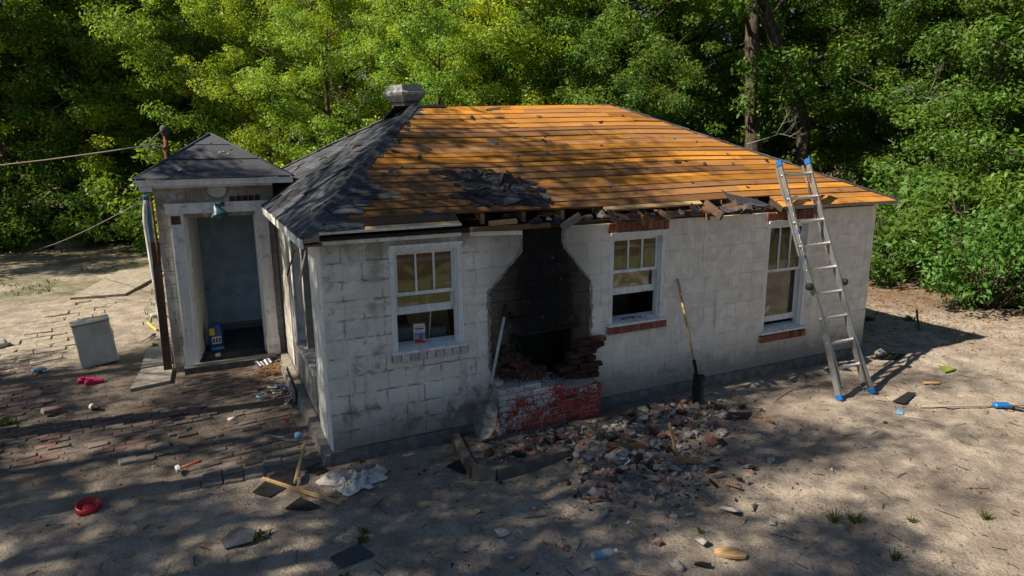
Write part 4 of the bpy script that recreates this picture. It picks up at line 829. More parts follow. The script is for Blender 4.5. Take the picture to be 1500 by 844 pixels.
TP = {
 'yellow_a': tree_proto('t1', 'leaf_yellow', seed=3, Ht=12, base=.22, rad=3.6, nlimb=34, per=560, leafsize=0.062, trunk_r=.2),
 'yellow_b': tree_proto('t2', 'leaf_yellow', seed=8, Ht=10, base=.18, rad=3.2, nlimb=30, per=560, leafsize=0.058, trunk_r=.17, lean=(.5, 0)),
 'mid_a': tree_proto('t3', 'leaf_mid', seed=14, Ht=13, base=.2, rad=3.6, nlimb=36, per=540, leafsize=0.064, trunk_r=.24),
 'mid_b': tree_proto('t4', 'leaf_mid', seed=22, Ht=9, base=.15, rad=2.8, nlimb=28, per=600, leafsize=0.055, trunk_r=.14, stems=1),
 'dark_a': tree_proto('t5', 'leaf_dark', seed=31, Ht=12, base=.12, rad=3.4, nlimb=38, per=520, leafsize=0.068, trunk_r=.24),
 'dark_b': tree_proto('t6', 'leaf_dark', seed=44, Ht=8, base=.1, rad=2.6, nlimb=28, per=560, leafsize=0.06, trunk_r=.15),
 'high': tree_proto('t7', 'leaf_mid', seed=51, Ht=13, base=.5, rad=3.0, nlimb=16, per=300, leafsize=0.06, trunk_r=.2),
 'high_b': tree_proto('t8', 'leaf_yellow', seed=57, Ht=14, base=.55, rad=3.2, nlimb=15, per=280, leafsize=0.06, trunk_r=.22)}
def plant_tree(kind, x, y, sc, rz, label, group, name='tree', sz=None):
    r = empty(name, (x, y, g0(x, y)-.03), None, rz); r.scale = (sc, sc, sz or sc); link('trunk', TP[kind][0], r); link('crown', TP[kind][1], r); return tag(r, label, 'tree', group)
G1 = 'trees of the wood behind the cottage'
lab = {'yellow_a': 'tall broadleaf tree with bright yellow green crown in the wood behind the cottage', 'yellow_b': 'leaning broadleaf tree with yellow green leaves in the wood behind the cottage', 'mid_a': 'tall mid green broadleaf tree in the wood behind the cottage', 'mid_b': 'slender mid green tree among taller trees behind the cottage',
       'dark_a': 'tall dark green evergreen tree in the wood behind the cottage', 'dark_b': 'low dense dark green tree filling the wood edge behind the cottage'}
# front row, then two rows behind; left to right
TREES = [('dark_a', -8.6, 23.0, 1.0, 0), ('yellow_b', -5.4, 24.5, 1.25, 1.3), ('yellow_a', -4.6, 21.6, .95, 2.2), ('dark_b', -6.9, 21.3, 1.15, .4), ('mid_b', -2.6, 22.2, 1.15, 1.1), ('yellow_a', -1.6, 24.6, 1.0, 2.7), ('high', 1.0, 20.5, 1.0, .9), ('high_b', -5.3, 22.4, .95, .9),
 ('mid_b', -.8, 19.4, 1.1, 3.1), ('yellow_b', 1.7, 17.3, .8, 4.2), ('yellow_a', 4.0, 18.6, 1.0, .2), ('yellow_b', 6.2, 15.8, 1.1, 2.2), ('mid_b', 2.7, 14.6, .8, 2.5), ('yellow_a', 8.6, 17.2, 1.05, 3.6), ('yellow_b', 8.4, 13.6, 1.0, 5.0), ('mid_b', 5.6, 12.2, .8, .6), ('dark_b', 9.5, 11.4, .95, 1.7), ('yellow_b', 11.2, 15.6, 1.1, 5.5),
 ('dark_a', 12.6, 13.2, .95, 2.0), ('mid_b', 10.9, 12.6, 1.0, 3.3), ('mid_a', 15.6, 13.6, 1.0, 4.1), ('dark_a', 19.5, 12.6, 1.0, 1.0), ('dark_b', 18.6, 11.5, 1.2, .2), ('dark_b', 18.9, 6.0, 1.05, 2.8), ('dark_a', 19.8, 7.4, 1.0, 5.2), ('dark_b', 18.2, 4.2, 1.1, 4.4), ('mid_a', 21.4, 4.0, 1.0, 2.4), ('dark_b', 17.0, 1.6, 1.0, 1.4), ('dark_a', 20.4, .4, 1.0, 3.9),
 ('dark_b', 10.3, 8.9, .75, 5.0), ('mid_a', -9.5, 29, 1.2, .3), ('dark_a', -3.5, 29, 1.2, 1.9), ('yellow_a', .8, 27, 1.2, 2.9), ('mid_a', 5.4, 25, 1.25, 4.6), ('yellow_a', 10.0, 23, 1.25, .8), ('dark_a', 14.6, 20, 1.25, 2.3), ('mid_a', 19.6, 17, 1.25, 3.4), ('dark_a', 24.0, 12, 1.25, 4.9), ('dark_a', 26, 6, 1.2, 1.2), ('dark_a', -13, 25, 1.15, 4.0)]
TREES += [(('dark_a', 'mid_a', 'dark_b')[i % 3], -16+i*3.3, 36-abs(i-4)*.55-(max(0, i-8)*1.7), 1.35, i*1.7) for i in range(16)]
def where(x, y):
    az_ = math.degrees(math.atan2(x+1.02, y+6.46)); dp = 'deep in the wood' if math.hypot(x+1, y+6.5) > 31 or y > 19.9 and az_ > 2 else 'in the front row'
    for lim, ph in ((-9, 'beyond the far lawn'), (-4.5, 'beyond the overhead cable'), (.5, 'behind the porch mast'), (6, 'behind the porch roof'), (15, 'behind the roof ventilator'), (24, 'behind the bare roof'), (33, 'behind the right roof hip'), (46, 'beyond the ladder'), (60, 'beyond the house end'), (90, 'behind the glossy shrub')):
        if az_ < lim: return dp+' '+ph
lab = {'yellow_a': 'tall yellow green broadleaf tree', 'yellow_b': 'leaning yellow green tree', 'mid_a': 'tall mid green broadleaf tree', 'mid_b': 'slender mid green tree', 'dark_a': 'tall dark green tree', 'dark_b': 'low dense dark green tree', 'high': 'bare trunked tree with high green crown', 'high_b': 'bare trunked tree with high yellowish crown'}
for k, x, y, s, a in TREES: plant_tree(k, x, y, s, a, lab[k]+' '+where(x, y), G1)
# two thick trunks that show behind the right end of the roof
def bare_trunk(pts, rs, label, limbs, seed):
    rng = np.random.default_rng(seed); r = empty('tree', (pts[0][0], pts[0][1], 0)); o = Vector((pts[0][0], pts[0][1], 0)); m = MB(); P = [Vector(p)-o for p in pts]; m.tube(P, rs, 12); c = []; rd = []
    for (i, e) in limbs:
        e = Vector(e)-o; m.tube([P[i], P[i].lerp(e, .5)+Vector((0, 0, .15)), e], [.07, .045, .015], 7)
        for j in range(5): q = P[i].lerp(e, .5+.14*j)+Vector(rng.normal(0, .45, 3)); c.append(tuple(q)); rd.append(.45+.3*rng.random())
    m.build('trunk', M['bark'], r); C, A, B = leaves_at(c, rd, 260, .085, rng); link('crown', leaf_mesh('crown', C, A, B, M['leaf_dark']), r); tag(r, label, 'tree')
bare_trunk([(14.75, 9, -.1), (14.7, 9, 1.5), (14.65, 9, 3.4), (14.4, 9.05, 6.2), (14.2, 9.1, 9.5)], [.34, .27, .24, .21, .15], 'thick straight tree trunk rising behind right end of the bare board roof', [(2, (13.5, 7.9, 5.4)), (2, (15.9, 8.1, 4.6)), (3, (12.2, 8, 8.2)), (3, (16.3, 8.4, 8.6)), (4, (13, 10, 10.6)), (4, (15.5, 9, 11.4))], 71)
bare_trunk([(16.1, 8.6, -.1), (16.3, 8.6, 2.0), (16.35, 8.6, 3.8), (15.6, 8.6, 5.1), (14.3, 8.5, 6.9), (13.2, 8.4, 9.0)], [.26, .22, .2, .18, .16, .1], 'tree with dark trunk bending over to the left beyond the ladder', [(3, (14.6, 7.4, 5.2)), (2, (17.4, 7.6, 4.4)), (4, (12.2, 7.6, 7.6)), (5, (11.4, 8.4, 10)), (5, (13.5, 7.2, 10.4)), (3, (17.4, 8, 6.2))], 72)
# pruned dead branches in the wood edge
m = MB(); random.seed(4)
def twiggy(p, d, ln, r, depth):
    e = Vector(p)+Vector(d).normalized()*ln; m.tube([p, (Vector(p)+e)/2+Vector((U(-.05, .05), U(-.05, .05), U(-.03, .05))), e], [r, r*.75, r*.4], 5)
    if depth:
        for _ in range(3): twiggy(Vector(p).lerp(e, U(.45, 1)), Vector(d).normalized()+Vector((U(-.8, .8), U(-.5, .5), U(-.5, .7))), ln*U(.45, .7), r*.55, depth-1)
for p, d in (((9.2, 10.2, 3.3), (1, -.4, .35)), ((12.6, 7.2, 3.2), (1, -.3, .3)), ((16.0, 4.6, 4.2), (-1, -.6, .1)), ((3.4, 11.6, 3.6), (-.6, -.6, .6))): twiggy(Vector(p), d, 1.1, .02, 3)
tag(m.build('bare_branches', M['grey_wood']), 'thin bare grey twigs tangled in the front edge of the wood', 'branches', None, 'stuff')
# shrubs along the wood edge
def shrub_proto(name, seed, leafmat, size, n, h, r):
    rng = np.random.default_rng(seed); mb = MB(); c = []; rd = []
    for i in range(n):
        a = rng.random()*6.28; q = r*math.sqrt(rng.random()); z = h*(.12+.88*rng.random())*(1-.45*(q/r)**2); e = Vector((q*math.cos(a), q*math.sin(a), z)); b = Vector((rng.normal(0, .08), rng.normal(0, .08), -.05)); mb.tube([b, b.lerp(e, .5)+Vector((0, 0, .12*h)), e], [.022, .014, .005], 5); c.append(tuple(e)); rd.append(.26+.2*rng.random())
    C, A, B = leaves_at(c, rd, 620*(.045/size)**1.1, size, rng, .8, .7); C[:, 2] = np.maximum(C[:, 2], .05); return mb.mesh(name+'_stems', M['bark']), leaf_mesh(name+'_leaves', C, A, B, M[leafmat])
SP = {'gloss': shrub_proto('s1', 5, 'leaf_gloss', .055, 46, 2.0, 1.25), 'dark': shrub_proto('s2', 6, 'leaf_dark', .065, 44, 2.3, 1.5), 'yellow': shrub_proto('s3', 7, 'leaf_yellow', .06, 42, 2.3, 1.4), 'mid': shrub_proto('s4', 9, 'leaf_mid', .065, 44, 2.4, 1.5)}
def shrub(kind, x, y, s, rz, label, sz=None, group='shrubs along the edge of the wood'):
    r = empty('shrub', (x, y, g0(x, y)-.02), None, rz); r.scale = (s, s, sz or s); link('stem', SP[kind][0], r); link('foliage', SP[kind][1], r); tag(r, label, 'shrub', group)
shrub('gloss', 12.75, .75, 1.0, .4, 'glossy bright green shrub growing beside the sandy clearing', 1.08, None)
sl_ = {'dark': 'dark green bush filling the edge of the wood', 'mid': 'mid green leafy bush along the edge of the wood', 'yellow': 'sunlit yellow green bush rising behind the porch roof', 'gloss': 'glossy leaved bush at the dark edge of the wood'}
for k, x, y, s, a in (('dark', 13.6, 3.6, 1.0, 1), ('dark', 12.9, 5.6, 1.1, 2), ('dark', 14.4, 2.0, 1.2, 3), ('dark', 14.9, .4, 1.2, 4), ('mid', 11.3, 7.0, 1.2, 5), ('dark', 9.2, 8.3, 1.2, .3), ('dark', 15.4, -1.0, 1.1, 1.5), ('dark', 7.2, 8.8, 1.2, 1.2), ('dark', 16.0, 4.4, 1.3, 2.2), ('gloss', 10.4, 6.6, .9, 2.9), ('dark', 17.0, 2.6, 1.6, .9), ('dark', 13.2, 7.8, 1.0, .9),
    ('yellow', 1.0, 12.2, 1.25, .2), ('yellow', 2.6, 11.0, 1.1, 1.7), ('yellow', -.2, 14.5, 1.3, 3.0), ('mid', 4.4, 10.6, 1.2, 2.0), ('mid', -2.4, 18.8, 1.4, .6), ('dark', -4.6, 20.2, 1.3, 1.9), ('dark', -7.2, 20.0, 1.3, 2.8), ('dark', -1.0, 17.0, 1.2, 4.0), ('dark', -9.6, 21.5, 1.4, .1), ('dark', -5.9, 21.0, 1.3, 5.0), ('mid', .4, 16.4, 1.2, 5.2), ('dark', -3.4, 19.9, 1.2, 2.4), ('dark', -8.4, 20.6, 1.3, 3.4)):
    shrub(k, x, y, s, a, {'dark': 'dark green bush', 'mid': 'mid green leafy bush', 'yellow': 'sunlit yellow green bush', 'gloss': 'glossy leaved bush'}[k]+' at the wood edge '+where(x, y).replace('in the front row ', '').replace('deep in the wood ', ''))
# trees standing left of the picture: their crowns shade the yard and the roof
G2 = 'trees left of the clearing'
SHADE = [('high', -10.6, -2.6, 1.0, 1.1), ('high_b', -6.8, -1.0, .85, .3), ('high_b', -13.0, .2, 1.0, 2.0), ('high', -5.9, 2.6, .95, .3), ('high_b', -5.4, .5, .85, 2.9), ('high', -11.5, 2.2, 1.0, .3), ('high_b', -10.2, -1.6, .95, 1.4), ('high', -12.6, -4.6, 1.0, 2.2), ('high_b', -10.4, 5.0, .8, 3.0), ('dark_b', -13.5, 17.0, 1.3, .2)]
for k, x, y, s, a in SHADE: plant_tree(k, x, y, s, a, 'tall tree standing left of the clearing and shading the yard', G2)

for k, x, y, s, a in (('dark_a', 20, -4.5, 1.0, .5), ('mid_a', 22.5, -8, 1.0, 1.9), ('dark_b', 19.5, -8.5, 1.2, 2.9), ('dark_a', 21, -13, 1.0, 4.0), ('dark_b', 18.5, -12.5, 1.2, 5.2)):
    plant_tree(k, x, y, s, a, 'green tree at the right hand border of the clearing, out past the pole pruner', 'trees right of the clearing')
# ------------------------------------------------------------------ ladder
random.seed(101)
ld = tag(empty('ladder', (6.4, -1.19, 0)), 'aluminium multi position ladder with blue feet leaning on the eave beside window', 'ladder'); LO = Vector((-6.4, 1.19, 0))
fL, fR = Vector((6.09, -1.19, g0(6.09, -1.19)+.0)), Vector((6.71, -1.19, g0(6.71, -1.19)+.0)); tL, tR = Vector((6.02, -.005, 2.95)), Vector((6.55, -.005, 2.97))
def lp_(m, name, mats): o = m.build(name, mats, ld); o.location = LO; return o
def rail_box(m, a, b, w, d, mi=0):
    rt = align(a, b); m.box((Vector(a)+Vector(b))/2, (w, d, (Vector(b)-Vector(a)).length), rt, mi)
axisL = (tL-fL); axisR = (tR-fR); out = Vector((1, 0, 0))
kL, kR = fL+Vector((.10, .30, .75)), fR+Vector((-.10, .30, .75))
for s, f, t_ in ((1, fL, tL), (-1, fR, tR)):
    inn = out*s; b = f.lerp(t_, .27)+inn*.055
    m = MB(); rail_box(m, f+Vector((0, 0, .03)), b, .028, .075); rail_box(m, b, f.lerp(t_, .56)+inn*.012, .028, .075); lp_(m, 'outer_rail', M['aluminium'])
    m = MB(); rail_box(m, f.lerp(t_, .05)+inn*.095, f.lerp(t_, .30)+inn*.075, .024, .06); rail_box(m, f.lerp(t_, .30)+inn*.075, f.lerp(t_, .5)+inn*.035, .024, .06); rail_box(m, f.lerp(t_, .5)+inn*.03, t_, .026, .07); lp_(m, 'inner_rail', M['aluminium'])
    m = MB(); rail_box(m, f.lerp(t_, .60)+Vector((inn.x*.02, .06, -.02)), t_+Vector((inn.x*.02, .06, -.06)), .022, .03); lp_(m, 'rear_rail', M['aluminium'])
    m = MB(); m.cbox(f+Vector((0, 0, .035)), (.05, .095, .075), .01, rotm(R(-21))); lp_(m, 'foot', M['blue_plastic'])
    m = MB(); m.cbox(t_+Vector((0, 0, -.005)), (.042, .09, .085), .01, rotm(R(-21))); lp_(m, 'end_cap', M['blue_plastic'])
    m = MB(); m.lathe([(0, .03), (.045, .028), (.05, .015), (.05, -.015), (0, -.02)], f.lerp(t_, .47)+Vector((-s*.035, -.02, 0)), 16, rotm(0, R(-90*s), 0)); lp_(m, 'hinge_lock', M['black_rubber'])
    m = MB(); m.tube([f.lerp(t_, .105)+inn*.06, f.lerp(t_, .03)+inn*.13+Vector((0, .04, 0))], .011, 6); lp_(m, 'brace', M['aluminium'])
    # printed safety labels on the outside of the left rail: blocks of small type
    if s == 1:
        for i in range(15):
            g = .16+.052*i+U(-.006, .006)
            if .44 < g < .5: continue
            c = f.lerp(t_, g)+(Vector((.055*min(1, g/.27), 0, 0)) if g < .5 else Vector((.0, 0, 0)))+Vector((-.0, -.041, -.016)); rt = align(f, t_)
            if .27 < g < .56: c.x = (b.lerp(f.lerp(t_, .56)+inn*.012, (g-.27)/.29)).x
            m = MB(); m.box(c, (.020, .003, U(.05, .11)), rt, 0); q = c+Vector((0, -.003, 0)); m.box(q, (.014, .003, .018), rt, 1); m.box(q+Vector((0, .009, .025)), (.012, .003, .012), rt, 1); m.box(q+Vector((0, -.008, -.022)), (.014, .003, .010), rt, random.choice((1, 2, 1))); lp_(m, 'label_sticker', [M['paper_white'], M['ink_black'], M['red_ink']])
        for g in (.60, .71): m = MB(); m.box(f.lerp(t_, g)+Vector((0, -.045, -.018)), (.026, .004, .05), align(f, t_), 0); lp_(m, 'label_sticker', M['blue_plastic'])
for i in range(9):
    g = .125+i*.1025; a, b = fL.lerp(tL, g), fR.lerp(tR, g); ins = .055*max(0, 1-abs(g-.2)/.5)
    m = MB(); p, q = a+out*ins, b-out*ins; r_ = align(p, q); m.box((p+q)/2, (.032, .032, (q-p).length), r_ @ rotm(0, 0, .3)); m.tube([p+Vector((-.02, 0, 0)), q+Vector((.02, 0, 0))], .014, 8); lp_(m, 'rung', M['aluminium'])

# ------------------------------------------------------------------ shovels
def shovel(name, top, neck, tip, hm, bm, label, grip=None, width=.11, blade_n=None, square=False):
    top, neck, tip = Vector(top), Vector(neck), Vector(tip); r = tag(empty(name, tip), label, 'shovel')
    def add(m, nm, mt): o = m.build(nm, mt, r); o.location = -tip; return o
    m = MB(); m.tube([top, neck.lerp(top, -.02)], [.016, .017], 10); add(m, 'handle', M[hm])
    if grip: m = MB(); m.tube([top+(top-neck).normalized()*.01, top.lerp(neck, grip)], .020, 10); add(m, 'grip', M['black_rubber'])
    d = (neck-top).normalized(); m = MB(); m.tube([neck-d*.16, neck, neck+d*.07], [.022, .021, .012], 10); add(m, 'socket', M['tool_steel'] if bm != 'iron' else M['iron'])
    a = neck+d*.03; ax = (tip-a); ln = ax.length; ax.normalize(); side = ax.cross(Vector(blade_n or (0, -1, .2))).normalized(); nrm = side.cross(ax).normalized(); prof = [(0, .55), (.04, .95), (.3, 1.0), (.62, 1.0), (.82, .78), (.94, .42), (1, .06)] if not square else [(0, .75), (.04, 1), (.5, 1), (1, .95)]
    n = 9; vs = []; fs = []
    for (g, w) in prof:
        for k in range(n): f = k/(n-1)*2-1; vs.append(a+ax*ln*g+side*width*w*f+nrm*(.05*f*f*w-.02*math.sin(math.pi*g)))
    for i in range(len(prof)-1):
        for k in range(n-1): fs.append((i*n+k, i*n+k+1, (i+1)*n+k+1, (i+1)*n+k))
    m = MB(); m.add(vs+[v+nrm*.004 for v in vs], fs+[tuple(len(vs)+q for q in f[::-1]) for f in fs], 0, True); add(m, 'blade', M[bm])
    m = MB(); m.tube([a+side*width*.9-nrm*.0+nrm*.04, a, a-side*width*.9+nrm*.04], .008, 6); add(m, 'foot_tread', M[bm])
shovel('shovel', (1.97, -.045, 1.47), (1.64, -.25, .50), (1.51, -.36, .075), 'fibreglass', 'tool_steel', 'round point shovel with grey handle leaning on wall beside the scorched fireplace', .13, .12, (-.3, -1, .3))
shovel('shovel', (4.38, -.025, 1.54), (4.47, -.36, .38), (4.36, -.50, .02), 'stick_wood', 'iron', 'dark bladed shovel with worn wooden handle leaning on white wall between windows', None, .095, (0, -1, .25), True)

# ------------------------------------------------------------------ hearth slab kerb
hs = tag(empty('hearth_slab', (1.8, -.6, 0)), 'low raised concrete hearth slab with rubble on it before the fireplace', 'slab'); m = MB()
P = [(1.28, -.14), (1.17, -.94), (1.36, -1.08), (2.22, -1.02), (2.42, -.14)]
def hk(m, nm, mt): o = m.build(nm, M[mt], hs); o.location = (-1.8, .6, 0)
m.plate([(x, y, -.1) for x, y in P], .155); hk(m, 'bed', 'dirty_slab')
for i in range(3):
    for q in range(3 if i != 1 else 1):
        n = 3 if i != 1 else 1; a = Vector((*P[i], 0)).lerp(Vector((*P[i+1], 0)), q/n); b = Vector((*P[i], 0)).lerp(Vector((*P[i+1], 0)), (q+1)/n); d = (b-a).normalized(); s = Vector((-d.y, d.x, 0)); 
        m = MB(); h0, h1 = .115+U(-.015, .02), .115+U(-.015, .02); w = .05
        m.hexa([a-s*w+Vector((0, 0, -.1)), b-s*w+Vector((0, 0, -.1)), b+s*w+Vector((0, 0, -.1)), a+s*w+Vector((0, 0, -.1)), a-s*w*.8+Vector((0, 0, h0)), b-s*w*.8+Vector((0, 0, h1)), b+s*w*.8+Vector((0, 0, h1)), a+s*w*.8+Vector((0, 0, h0))]); hk(m, 'kerb', 'dirty_slab')

# ------------------------------------------------------------------ rubble
def chunk_mesh(name, d, mat, n=16, ch=.8):
    bm = bmesh.new()
    for _ in range(n):
        v = Vector((U(-1, 1), U(-1, 1), U(-1, 1))); mx = max(abs(v.x), abs(v.y), abs(v.z)); v = v/mx*U(ch, 1); bm.verts.new((v.x*d[0]/2, v.y*d[1]/2, v.z*d[2]/2))
    bmesh.ops.convex_hull(bm, input=bm.verts); bmesh.ops.delete(bm, geom=[v for v in bm.verts if not v.link_faces], context='VERTS'); me = bpy.data.meshes.new(name); bm.to_mesh(me); bm.free(); me.materials.append(M[mat]); return me
CH = {'brick': [chunk_mesh('brick_chunk', (.15, .1, .065), 'rubble_brick', 18, .85) for _ in range(5)]+[MB().cbox((0, 0, 0), (.19, .095, .06), .008, None, 0, .006).mesh('brick', M['rubble_brick'])], 'burnt': [chunk_mesh('burnt_chunk', (.15, .1, .07), 'burnt_brick') for _ in range(5)], 'mortar': [chunk_mesh('mortar_chunk', (.15, .11, .06), 'mortar') for _ in range(5)], 'plaster': [chunk_mesh('plaster_chunk', (.15, .12, .035), 'plaster') for _ in range(4)], 'char': [chunk_mesh('charred_chunk', (.17, .06, .045), 'char') for _ in range(3)], 'wood': [MB().cbox((0, 0, 0), (.26, .05, .02), .004, None, 0, .004).mesh('wood_scrap', M['stick_wood']), MB().cbox((0, 0, 0), (.2, .035, .015), .003, None, 0, .004).mesh('wood_scrap', M['old_wood'])]}
NAMES = {'brick': ('brick_fragment', 'broken red brick lying in the rubble heap below the fireplace', 'brick'), 'burnt': ('brick_fragment', 'sooty half burnt brick in the rubble heap below the fireplace', 'brick'), 'mortar': ('mortar_lump', 'grey lump of mortar in the rubble heap below the fireplace', 'rubble'), 'plaster': ('plaster_fragment', 'white flat plaster fragment in the rubble heap below the fireplace', 'rubble'), 'char': ('charred_wood', 'charred black wood scrap in the rubble heap below the fireplace', 'wood'), 'wood': ('wood_scrap', 'short brown splinter of wood in the rubble heap below the fireplace', 'wood')}
random.seed(77)
def heap_pt():
    while True:
        u = random.random()
        if u < .46: x, y = random.gauss(2.85, .55), random.gauss(-1.25, .4)
        elif u < .72: x, y = random.gauss(3.85, .55), random.gauss(-.7, .28)
        elif u < .80: x, y = U(1.4, 2.5), U(-.95, -.4)
        else: x, y = random.gauss(2.85, .55), random.gauss(-1.85, .33)
        if not (x < 2.15 and -1.35 < y < -.98 and random.random() < .85) and y < -.42+(.3 if x > 3.2 else 0) and 1.3 < x < 5 and y > -2.7 and not (abs(x-6.4) < .5): return x, y
def on_hearth(x, y): return 1.24 < x < 2.35 and -1.0 < y < -.3
for i in range(400):
    k = random.choices(list(CH), [40, 26, 46, 18, 9, 7])[0]; x, y = heap_pt(); s = (.34+.78*random.random()**1.8)*(.85 if y < -1.6 else 1); z = max(g0(x, y), .058 if on_hearth(x, y) else -1)
    o = link(NAMES[k][0], (CH['brick'][5] if k == 'brick' and random.random() < .3 else random.choice(CH[k])), None, (x, y, z+.018*s+.012*random.random()), (U(-.5, .5), U(-.5, .5), U(0, 6.28)), (s, s, s)); tag(o, NAMES[k][1], NAMES[k][2], 'rubble under the fireplace')
# grit between the pieces
m = MB(); mats = [M['mortar'], M['rubble_brick'], M['char'], M['plaster']]
def grit(m, x, y, z, s, mi):
    ps = [Vector((U(-1, 1), U(-1, 1), U(-.6, .8))).normalized()*s*U(.6, 1.1) for _ in range(4)]; c = Vector((x, y, z)); m.add([c+p for p in ps], [(0, 1, 2), (0, 3, 1), (1, 3, 2), (2, 3, 0)], mi)
for i in range(6500):
    x, y = heap_pt() if random.random() < .8 else (U(.0, 5.2), U(-2.6, -.1)); z = max(g0(x, y), .055 if on_hearth(x, y) else -1); grit(m, x, y, z+.004, .006+.026*random.random()**2.2, random.choices((0, 1, 2, 3), (9, 5, 4, 1))[0])
for i in range(500): x = U(1.80, 2.75); grit(m, x, U(-.27, -.03), htop(x)+U(-.01, .03), U(.006, .022), random.choices((0, 1, 2, 3), (9, 4, 8, 1))[0])
tag(m.build('brick_grit', mats), 'fine brick and mortar grit scattered below the fireplace', 'grit', None, 'stuff')
# single pieces lying away from the heap
def piece(kind, x, y, s, name, label, cat, rot=None, idx=None, z=.02):
    tag(link(name, CH[kind][idx if idx is not None else 0], None, (x, y, g0(x, y)+z*s), rot or (U(-.2, .2), U(-.2, .2), U(0, 6)), (s, s, s)), label, cat)
piece('brick', 1.39, -2.35, .8, 'brick_fragment', 'small red brick corner alone on sand near the clear bottle', 'brick', None, 1); piece('brick', 2.10, -2.64, .7, 'brick_fragment', 'red brick lump lying on sand between bottle and grey mortar lump', 'brick', None, 2); piece('brick', 3.20, -2.60, .75, 'brick_fragment', 'reddish brick half standing on end beyond the rubble heap', 'brick', (1.2, .1, .4), 3)
piece('plaster', 3.2, -2.83, .8, 'plaster_fragment', 'small bright white plaster lump alone on the sand', 'rubble', None, 1); piece('mortar', 2.43, -2.80, 1.1, 'mortar_lump', 'jagged grey mortar lump beside the curved orange wood offcut', 'rubble', (.3, .5, 1), 2); piece('plaster', 2.98, -2.55, 1.3, 'plaster_fragment', 'large curled white plaster flake at the edge of the rubble', 'rubble', (.5, .2, 2), 2)
piece('plaster', 1.02, -1.95, .9, 'plaster_fragment', 'dark edged plaster flake alone on the sandy yard', 'rubble', None, 3); piece('mortar', 2.05, -2.95, 1.0, 'mortar_lump', 'pinkish mortar slab near the bottom of the sandy yard beside dark scrap', 'rubble', None, 1)
piece('char', 2.22, -3.05, .8, 'charred_wood', 'short black charred stub lying near the curved orange wood', 'wood', None, 1, .03)

# ------------------------------------------------------------------ loose timber, shingles, cloth
def plank(a, b, w, t, mat, label, name='plank', cat='plank', roll=0.):
    a, b = Vector(a), Vector(b); a.z += g0(a.x, a.y); b.z += g0(b.x, b.y); m = MB(); c = (a+b)/2; r = align(a, b); m.cbox((0, 0, 0), (w, t, (b-a).length), .003, r @ rotm(0, 0, roll), 0, .002); o = m.build(name, M[mat], None, c); tag(o, label, cat); return o
plank((-.72, -.11, .055), (-.12, -.91, .05), .035, .022, 'stick_wood', 'long thin wooden batten lying across black shingle pieces by house corner'); plank((-.44, -.35, .045), (-.25, .36, .12), .06, .022, 'pale_board', 'tan wooden board propped on a ledge at the house corner', roll=.5); plank((-.80, 3.25, .04), (-.37, 2.81, .04), .035, .02, 'stick_wood', 'short yellow lath lying before the porch step')
plank((3.26, -1.46, .02), (3.24, -1.36, .30), .03, .02, 'stick_wood', 'short wooden stake standing upright in the rubble heap', 'stake', 'stake'); plank((3.0, -1.5, .03), (3.35, -1.72, .03), .06, .02, 'old_wood', 'flat brown wood strip beside the upright stake'); plank((2.62, -1.15, .06), (2.95, -1.35, .08), .05, .02, 'old_wood', 'reddish wood strip lying across the rubble heap')
plank((-2.1, 7.1, .03), (-1.92, 6.5, .03), .04, .02, 'yellow_ink', 'short yellow stick on the sand beyond the white cabinet', 'stick', 'stick'); plank((-.42, 2.5, .03), (-.25, 2.25, .05), .03, .015, 'stick_wood', 'thin tan splinter among papers by the side wall', 'stick', 'stick')
plank((-1.66, 3.95, .01), (-1.63, 4.03, 1.92), .11, .035, 'dark_wood', 'dark brown weathered board standing against the porch corner')
plank((4.9, -1.0, .01), (5.9, -.62, .01), .018, .012, 'grey_wood', 'thin pale stick lying in shade before the ladder', 'stick', 'stick')
def ground_flake(poly, mat, label, name='shingle_piece', cat='shingle', t=.008):
    cx = sum(p[0] for p in poly)/len(poly); cy = sum(p[1] for p in poly)/len(poly); z = max(g0(*p) for p in poly); m = MB(); m.plate([(x-cx, y-cy, U(0, .012)) for x, y in poly], t); tag(m.build(name, M[mat], None, (cx, cy, z+.003)), label, cat)
ground_flake([(-1.13, -1.03), (-.98, -.90), (-.85, -1.0), (-.89, -1.17), (-1.10, -1.18)], 'shingle', 'dark shingle piece lying alone on sand beside a weed'); ground_flake([(-.83, -.33), (-.54, .05), (-.40, .0), (-.47, -.35), (-.69, -.49)], 'tar', 'large black shingle sheet under the battens by house corner'); ground_flake([(-.59, -.75), (-.43, -.59), (-.29, -.86), (-.40, -.86)], 'tar', 'triangular black shingle piece beside the crumpled cloth'); ground_flake([(-.30, -.05), (-.16, .05), (-.10, -.18), (-.22, -.25)], 'tar', 'small black shingle scrap beside the propped board')
ground_flake([(4.35, -1.0), (4.55, -.88), (4.8, -1.0), (4.6, -1.12)], 'tar', 'flat black felt sheet on soil below dark bladed shovel'); ground_flake([(1.0, -.62), (1.3, -.5), (1.28, -.72), (1.1, -.85)], 'tar', 'black felt piece lying against the hearth kerb'); ground_flake([(8.0, -.35), (8.35, -.25), (8.55, -.42), (8.2, -.52)], 'tar', 'black patch of felt in the shade beyond the house end'); ground_flake([(3.75, -1.45), (3.95, -1.4), (3.9, -1.55)], 'tar', 'small black shingle chip on sand beyond the rubble')
ground_flake([(-1.62, 2.02), (-1.46, 2.1), (-1.42, 1.94), (-1.55, 1.9)], 'tar', 'dark shingle scrap on the brick path before the porch'); ground_flake([(-.35, -1.62), (-.1, -1.55), (-.02, -1.75), (-.3, -1.8)], 'shingle', 'dark shingle scrap at the bottom of the yard near weeds')
ground_flake([(6.6, -1.55), (7.1, -1.42), (7.15, -1.5), (6.7, -1.66)], 'tar', 'long thin dark felt strip on sand beyond ladder feet')
